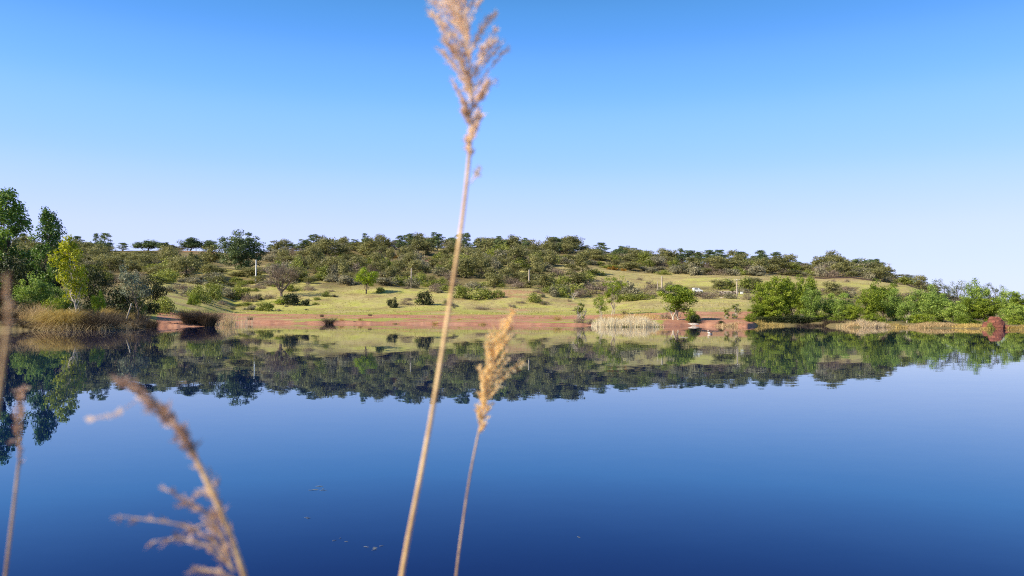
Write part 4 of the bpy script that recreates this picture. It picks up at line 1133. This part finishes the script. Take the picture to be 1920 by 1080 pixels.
for sx in (-.62, .62):
    for sy in (-.8, .8):
        b = MB(); b.tube([[sx * h, sy - .1, .32], [sx * h, sy + .1, .32]], .32, 12, cap=True); link('wheel', b.mesh('wheel', M['rubber'], True), van)
# low stone wall behind the olive bush, white box
Y = gY(1366, 552); x = (1366 - 960) / F * Y; z = tz(x, Y)
wall = empty('stone_wall', (x, Y, z)); tag(wall, 'low pale stone wall in the meadow left of the crossarm pole', 'wall')
sm = []
for k in range(4):
    b = MB(); b.box((0, 0, 0), (.24, .2, .16), 0, .5, 0, .05, .9); sm.append(b.mesh('stone', M['stone'] if k % 3 else M['rockdark']))
for rw in range(3):
    for k in range(12):
        o = link('stone', sm[srng.randrange(4)], wall, ((k - 5.5) * .47 + (rw % 2) * .22, srng.uniform(-.03, .03), .14 + rw * .31)); o.rotation_euler.z = srng.uniform(-.15, .15)
        o.scale = (srng.uniform(.9, 1.05), 1, srng.uniform(.85, 1.0))
Y = gY(1391, 551); x = (1391 - 960) / F * Y; z = tz(x, Y)
cab = empty('utility_cabinet', (x, Y, z)); tag(cab, 'small white cabinet right of the crossarm pole', 'cabinet')
b = MB(); b.box((0, 0, .5), (.55, .3, .5), 0, .5, 0, .03); link('body', b.mesh('body', M['white']), cab); cab.scale = (.7, .7, .6)
b = MB(); b.box((0, 0, 1.05), (.62, .36, .045), 0, .5, 0, .03); link('roof', b.mesh('roof', M['steel']), cab)
b = MB(); b.box((0, -.315, .5), (.46, .012, .42)); link('door', b.mesh('door', M['white']), cab)
# long low retaining wall on the right hillside
wl = empty('retaining_wall', (0, 0, 0)); tag(wl, 'long low dark wall edging the terrace under the right ridge pines', 'wall')
p0, p1 = 1528, 1634
bm_ = MB(); bm_.box((0, 0, 0), (1.12, .3, .45), 0, .5, 0, .06, .97)
bl = bm_.mesh('block', M['rockdark']); nbk = 16
pts = []
for k in range(nbk + 1):
    px = p0 + (p1 - p0) * k / nbk; Y = 342; pts.append(np.array([(px - 960) / F * Y, Y, 0]))
zz = [tz(q[0], q[1]) for q in pts]
for k in range(nbk):
    a, c = pts[k], pts[k + 1]; zc = (zz[k] + zz[k + 1]) / 2
    o = link('block', bl, wl, ((a[0] + c[0]) / 2, 342 + srng.uniform(-.04, .04), zc + .15)); o.scale = (np.linalg.norm(c - a) / 2.24 * .985, 1, srng.uniform(.9, 1.1))

# swimming grebe
Yb = CAMZ * F / (626 - hz(1331)); xb = (1331 - 960) / F * Yb
bird = empty('water_bird', (xb, Yb, 0)); tag(bird, 'small water bird swimming with raised neck off the red shore', 'bird')
def ell(c, r, m_, nm, par, tilt=0., n=14, k=9):
    th = np.linspace(0, 2 * math.pi, n, endpoint=False); ph = np.linspace(.02, math.pi - .02, k)
    T, P = np.meshgrid(th, ph, indexing='ij')
    v = np.stack([np.cos(P), np.cos(T) * np.sin(P), np.sin(T) * np.sin(P)], -1) * r
    ct, st = math.cos(tilt), math.sin(tilt)
    v = np.stack([v[..., 0] * ct - v[..., 2] * st, v[..., 1], v[..., 0] * st + v[..., 2] * ct], -1) + c
    b = MB(); i = np.arange(n)[:, None] * k; i2 = ((np.arange(n) + 1) % n)[:, None] * k; j = np.arange(k - 1)[None]
    b.add(v.reshape(-1, 3), np.stack([i + j, i2 + j, i2 + j + 1, i + j + 1], -1).reshape(-1, 4))
    return link(nm, b.mesh(nm, m_, True), par)
b = MB()
prof = [(-.27, .10, .012), (-.20, .09, .06), (-.08, .075, .10), (.05, .07, .11), (.14, .09, .09), (.185, .15, .062), (.19, .22, .042), (.185, .29, .036), (.175, .34, .042), (.15, .375, .04), (.125, .385, .02)]
b.tube([[-p_[0], 0, p_[1]] for p_ in prof], [p_[2] for p_ in prof], 12, cap=True)
link('body', b.mesh('body', M['feather_white'], True), bird)
ell((.06, -.075, .11), (.15, .035, .06), M['feather_dark'], 'wing', bird, .1)
ell((.06, .075, .11), (.15, .035, .06), M['feather_dark'], 'wing', bird, .1)
ell((-.135, 0, .385), (.05, .04, .028), M['feather_dark'], 'crown_feathers', bird)
b = MB(); b.tube([[-.19, 0, .352], [-.23, 0, .350], [-.27, 0, .345]], [.016, .010, .002], 6); link('bill', b.mesh('bill', M['bill'], True), bird)
# floating stick
Yf = CAMZ * F / (633 - hz(1282)); xf = (1282 - 960) / F * Yf
b = MB(); b.tube([[-.34, 0, .01], [-.1, .03, .02], [.12, -.02, .02], [.33, .02, .01]], [.012, .02, .018, .01], 6, cap=True); b.tube([[.1, -.02, .02], [.2, .06, .05]], [.01, .005], 5)
tag(link('floating_stick', b.mesh('floating_stick', M['bark_pale'], True), None, (xf, Yf, 0)), 'thin pale stick floating before the shore tree reflection', 'stick')

# pondweed strands breaking the near surface
for i, (px, py, n_, wpx, lab) in enumerate([(607, 914, 7, 46, 'faint pale weed specks on the water, upper patch'), (570, 965, 2, 36, 'faint curved weed strand left of the middle patch'),
                                            (650, 1010, 3, 40, 'weed strand curving up to the right near the bottom'), (706, 1022, 5, 44, 'weed tangle left of the tall stem base'), (1088, 1003, 2, 22, 'tiny weed speck right of the second stem')]):
    Y = CAMZ * F / (py - hz(px)); x = (px - 960) / F * Y
    rg = np.random.RandomState(60 + i); b = MB()
    for k in range(n_):
        W = wpx / F * Y
        c = np.array([rg.uniform(-.5, .5) * W, rg.uniform(-.3, .5) * W, 0]); a = rg.uniform(-.5, .5); L_ = rg.uniform(.15, .5) * W
        tt_ = np.linspace(-.5, .5, 7); q = np.stack([c[0] + np.cos(a) * tt_ * L_, c[1] + np.sin(a) * tt_ * L_ + tt_ ** 2 * L_ * .7, .0035 - np.abs(tt_) * .012], 1)
        b.tube(q, .0018 * (1 - np.abs(tt_)), 5)
    tag(link('pondweed', b.mesh('pondweed', M['pondweed'], True), None, (x, Y, 0)), lab, 'pondweed', 'pondweed strands at the surface')

# ------------------------------------------------------------------ foreground reeds (out of focus)
def spline(P, n):
    """smooth curve through the points, evenly spaced"""
    P = np.array(P, float)
    c = np.r_[0, np.cumsum(np.linalg.norm(np.diff(P, axis=0), axis=1))]
    tq = np.linspace(0, c[-1], 240)
    Q = np.stack([np.interp(tq, c, P[:, i]) for i in range(3)], 1)
    k = np.hanning(31); k /= k.sum()
    E = np.vstack([2 * Q[0] - Q[15:0:-1], Q, 2 * Q[-1] - Q[-2:-17:-1]])
    Q = np.stack([np.convolve(E[:, i], k, 'valid') for i in range(3)], 1)
    return Q[np.round(np.linspace(0, 239, n)).astype(int)]


def reed(pts, Y, r0, r1, lab, stalk='stalk', Ytop=None, foot=True):
    """pts: photo points from the bottom up"""
    Ytop = Ytop or Y
    P = [at(a, b_, Y + (Ytop - Y) * i / (len(pts) - 1)) for i, (a, b_) in enumerate(pts)]
    d = P[0] - P[1]; d /= np.linalg.norm(d)
    if foot:
        z0 = P[0][2]; drop = z0 - .15
        f1 = P[0] + np.array([d[0] * .35, -.02, -1]) * drop * .4; f2 = P[0] + np.array([d[0] * .5, -.05, -1]) * drop
        P = [f2, f1] + P
    S = spline(P, 60)
    root = empty('reed', tuple(S[0])); tag(root, lab, 'reed', 'dry reeds close to the lens')
    b = MB(); rad = np.linspace(r0, r1, len(S)); b.tube(S - S[0], rad, 10)
    link('stem', b.mesh('stem', M[stalk], True), root)
    for i in (8, 17, 26, 36):
        c = S[i] - S[0]; e = S[i + 1] - S[i]; e /= np.linalg.norm(e)
        b = MB(); b.tube([c - e * .004, c - e * .001, c + e * .002, c + e * .016], [rad[i] * 1.02, rad[i] * 1.35, rad[i] * 1.3, rad[i] * 1.03], 10)
        link('node', b.mesh('node', M[stalk], True), root)
    return root, S


def plume(root, S, path, Y, wfun, nbr, sp, mname, seed, stalk, nsp=26, ang=.5, depth=.6, brl=1.0, hair=0.0):
    """path: photo points bottom->top of the seed head; wfun(t) -> half width in px at t; spikelets on branches"""
    rg = np.random.RandomState(seed)
    P = spline([at(a, b_, Y) for a, b_ in path], 40)
    O = S[0]
    b = MB(); b.tube(P - O, np.linspace(.0011, .0004, 40), 6, m=1)
    k_ = Y / F
    for i in range(nbr):
        t_ = (i + rg.rand()) / nbr
        j = min(int(t_ * 39), 38); base_ = P[j]; e = P[j + 1] - P[j]; e /= np.linalg.norm(e)
        a = rg.rand() * 6.283
        side = np.array([math.cos(a), math.sin(a) * depth, 0.]); side -= e * side.dot(e); side /= np.linalg.norm(side) + 1e-6
        W = wfun(t_) * k_ * rg.uniform(.55, 1.15)
        L_ = W / max(math.sin(ang), .2) * brl
        q = np.linspace(0, 1, 6)[:, None]
        br = base_ + (e * math.cos(ang) + side * math.sin(ang)) * L_ * q + side * L_ * .12 * q ** 2 - np.array([0, 0, 1]) * L_ * .12 * q ** 2
        b.tube(br - O, np.linspace(.0005, .0002, 6), 4, m=1)
        n = max(4, int(nsp * min(1, .15 + L_ / (40 * k_))))
        u_ = rg.rand(n) ** .8
        idx = np.minimum((u_ * 5).astype(int), 4); f = (u_ * 5 - idx)[:, None]
        c = br[idx] * (1 - f) + br[idx + 1] * f
        dr = (br[-1] - br[0]); dr /= np.linalg.norm(dr) + 1e-9
        dd = dr + rg.normal(size=(n, 3)) * .38; dd /= np.linalg.norm(dd, axis=1, keepdims=True)
        ln = (sp * rg.uniform(.6, 1.3, n))[:, None]; wd = ln * .12
        s1 = np.cross(dd, rg.normal(size=(n, 3))); s1 /= np.linalg.norm(s1, axis=1, keepdims=True); s2 = np.cross(dd, s1)
        cc0 = c + rg.normal(size=(n, 3)) * sp * .12 - O
        v = np.clip(.55 + rg.normal(size=n) * .22 + (rg.rand() - .5) * .3, 0, 1)
        for s_ in (s1, s2):
            V = np.stack([cc0, cc0 + dd * ln * .45 - s_ * wd, cc0 + dd * ln, cc0 + dd * ln * .45 + s_ * wd], 1).reshape(-1, 3)
            b.add(V, np.arange(4 * n).reshape(-1, 4), np.repeat(v, 4))
    return link('plume', b.mesh('plume', [M[mname], M[stalk]]), root)


# 1: the tall stem that crosses the whole picture
r1, S1 = reed([(748, 1085), (778, 950), (806, 800), (833, 640), (857, 480), (874, 370), (881, 290), (883, 255)], .85, .0040, .0021, 'tallest dry reed, its stem crossing the whole photo to a pinkish plume')
plume(r1, S1, [(881, 290), (882, 240), (884, 180), (882, 110), (876, 40), (870, -50)], .85,
      lambda t_: 3 + 54 * float(sstep(.02, .42, t_)) - 4 * t_, 72, .0068, 'spike', 3, 'stalk', 62, .45)
b = MB(); c = S1[0]
for (a, b_), sz in (((893, 328), .006), ((897, 318), .004)):
    q = at(a, b_, .85) - c; b.tube([at(881, 345, .85) - c, q], [.0006, .0004], 4); b.leaves(np.array([q, q + [.001, 0, .002]]), np.array([[0, -1., 0], [.3, -1, 0]]), sz, np.random.RandomState(2), .6)
link('spikelet', b.mesh('spikelet', M['spike']), r1)
# 2: the golden plume in the middle
r2, S2 = reed([(853, 1085), (868, 980), (880, 890), (893, 830), (902, 790)], 1.15, .0026, .0014, 'shorter reed with a golden plume right of the tallest stem', 'stalk_dull')
plume(r2, S2, [(897, 815), (908, 760), (920, 700), (934, 650), (950, 615), (960, 585)], 1.15,
      lambda t_: (8 + 14 * min(t_ / .35, 1)) if t_ < .5 else max(21 - 42 * (t_ - .5), 4), 56, .0066, 'spike_gold', 5, 'stalk', 34, .28)
for pth in ([(918, 735), (940, 710), (958, 692), (976, 684)], [(912, 740), (914, 700), (916, 670), (921, 643)], [(905, 770), (906, 730), (910, 700)]):
    plume(r2, S2, pth, 1.15, lambda t_: 5, 14, .0080, 'spike_gold', 7 + len(pth), 'stalk', 14, .35)
# 3: drooping stalk at the lower left
r3, S3 = reed([(470, 1085), (437, 1015), (412, 950), (388, 890), (360, 845)], .62, .0034, .0020, 'drooping brown reed bending left with grey feathery side branches')
plume(r3, S3, [(372, 868), (345, 822), (318, 785), (290, 755), (262, 735), (236, 718)], .62, lambda t_: 8 - 3 * t_, 34, .0085, 'spike_dull', 11, 'stalk_dull', 13, .13)
for k, pth in enumerate([[(434, 1058), (398, 1012), (345, 985), (285, 975), (222, 968)], [(428, 1030), (402, 978), (375, 953), (338, 942)], [(418, 1005), (388, 962), (355, 938), (316, 921)],
                         [(440, 1070), (390, 1022), (335, 1008), (284, 1016)], [(450, 1092), (412, 1070), (370, 1068)], [(432, 1045), (410, 1000), (385, 980), (352, 1000)], [(425, 985), (405, 940), (392, 925), (372, 928)]]):
    plume(r3, S3, pth, .62, lambda t_: 6 - 2 * t_, 9, .0065, 'spike_dull', 20 + k, 'stalk_dull', 3, .25)
plume(r3, S3, [(440, 1030), (418, 970), (395, 910), (372, 868)], .615, lambda t_: 7, 9, .009, 'spike_dull', 31, 'stalk_dull', 3, .15)
b = MB()
q = spline([at(300, 762, .62) - S3[0], at(262, 748, .62) - S3[0], at(215, 778, .61) - S3[0], at(168, 786, .6) - S3[0]], 14)
b.tube(q, np.linspace(.0005, .0002, 14), 4)
for i in range(8, 14): b.leaves(np.array([q[i]]), np.array([[0., -1, .2]]), .004, np.random.RandomState(i), .8)
link('spikelet', b.mesh('spikelet', M['spike_dull']), r3)
# 4: thin reed at the far left
r4, S4 = reed([(8, 1085), (20, 1000), (30, 920), (35, 870)], .8, .0022, .0014, 'thin reed with a sparse pale head near the left edge', 'stalk_dull')
for k, pth in enumerate([[(35, 880), (38, 820), (42, 770), (46, 725)], [(36, 845), (32, 800), (28, 775)], [(40, 790), (38, 760), (36, 735)]]):
    plume(r4, S4, pth, .8, lambda t_: 4, 10, .0065, 'spike_dull', 40 + k, 'stalk_dull', 6, .35)
# 5: blurred reed cut by the left edge
r5, S5 = reed([(-30, 900), (-12, 810), (0, 735), (8, 670), (14, 610)], .46, .0018, .0012, 'very blurred brown reed cut by the left edge')
plume(r5, S5, [(14, 620), (16, 590), (15, 560), (10, 520)], .46, lambda t_: 5, 16, .0030, 'spike_dull', 50, 'stalk', 12, .3)
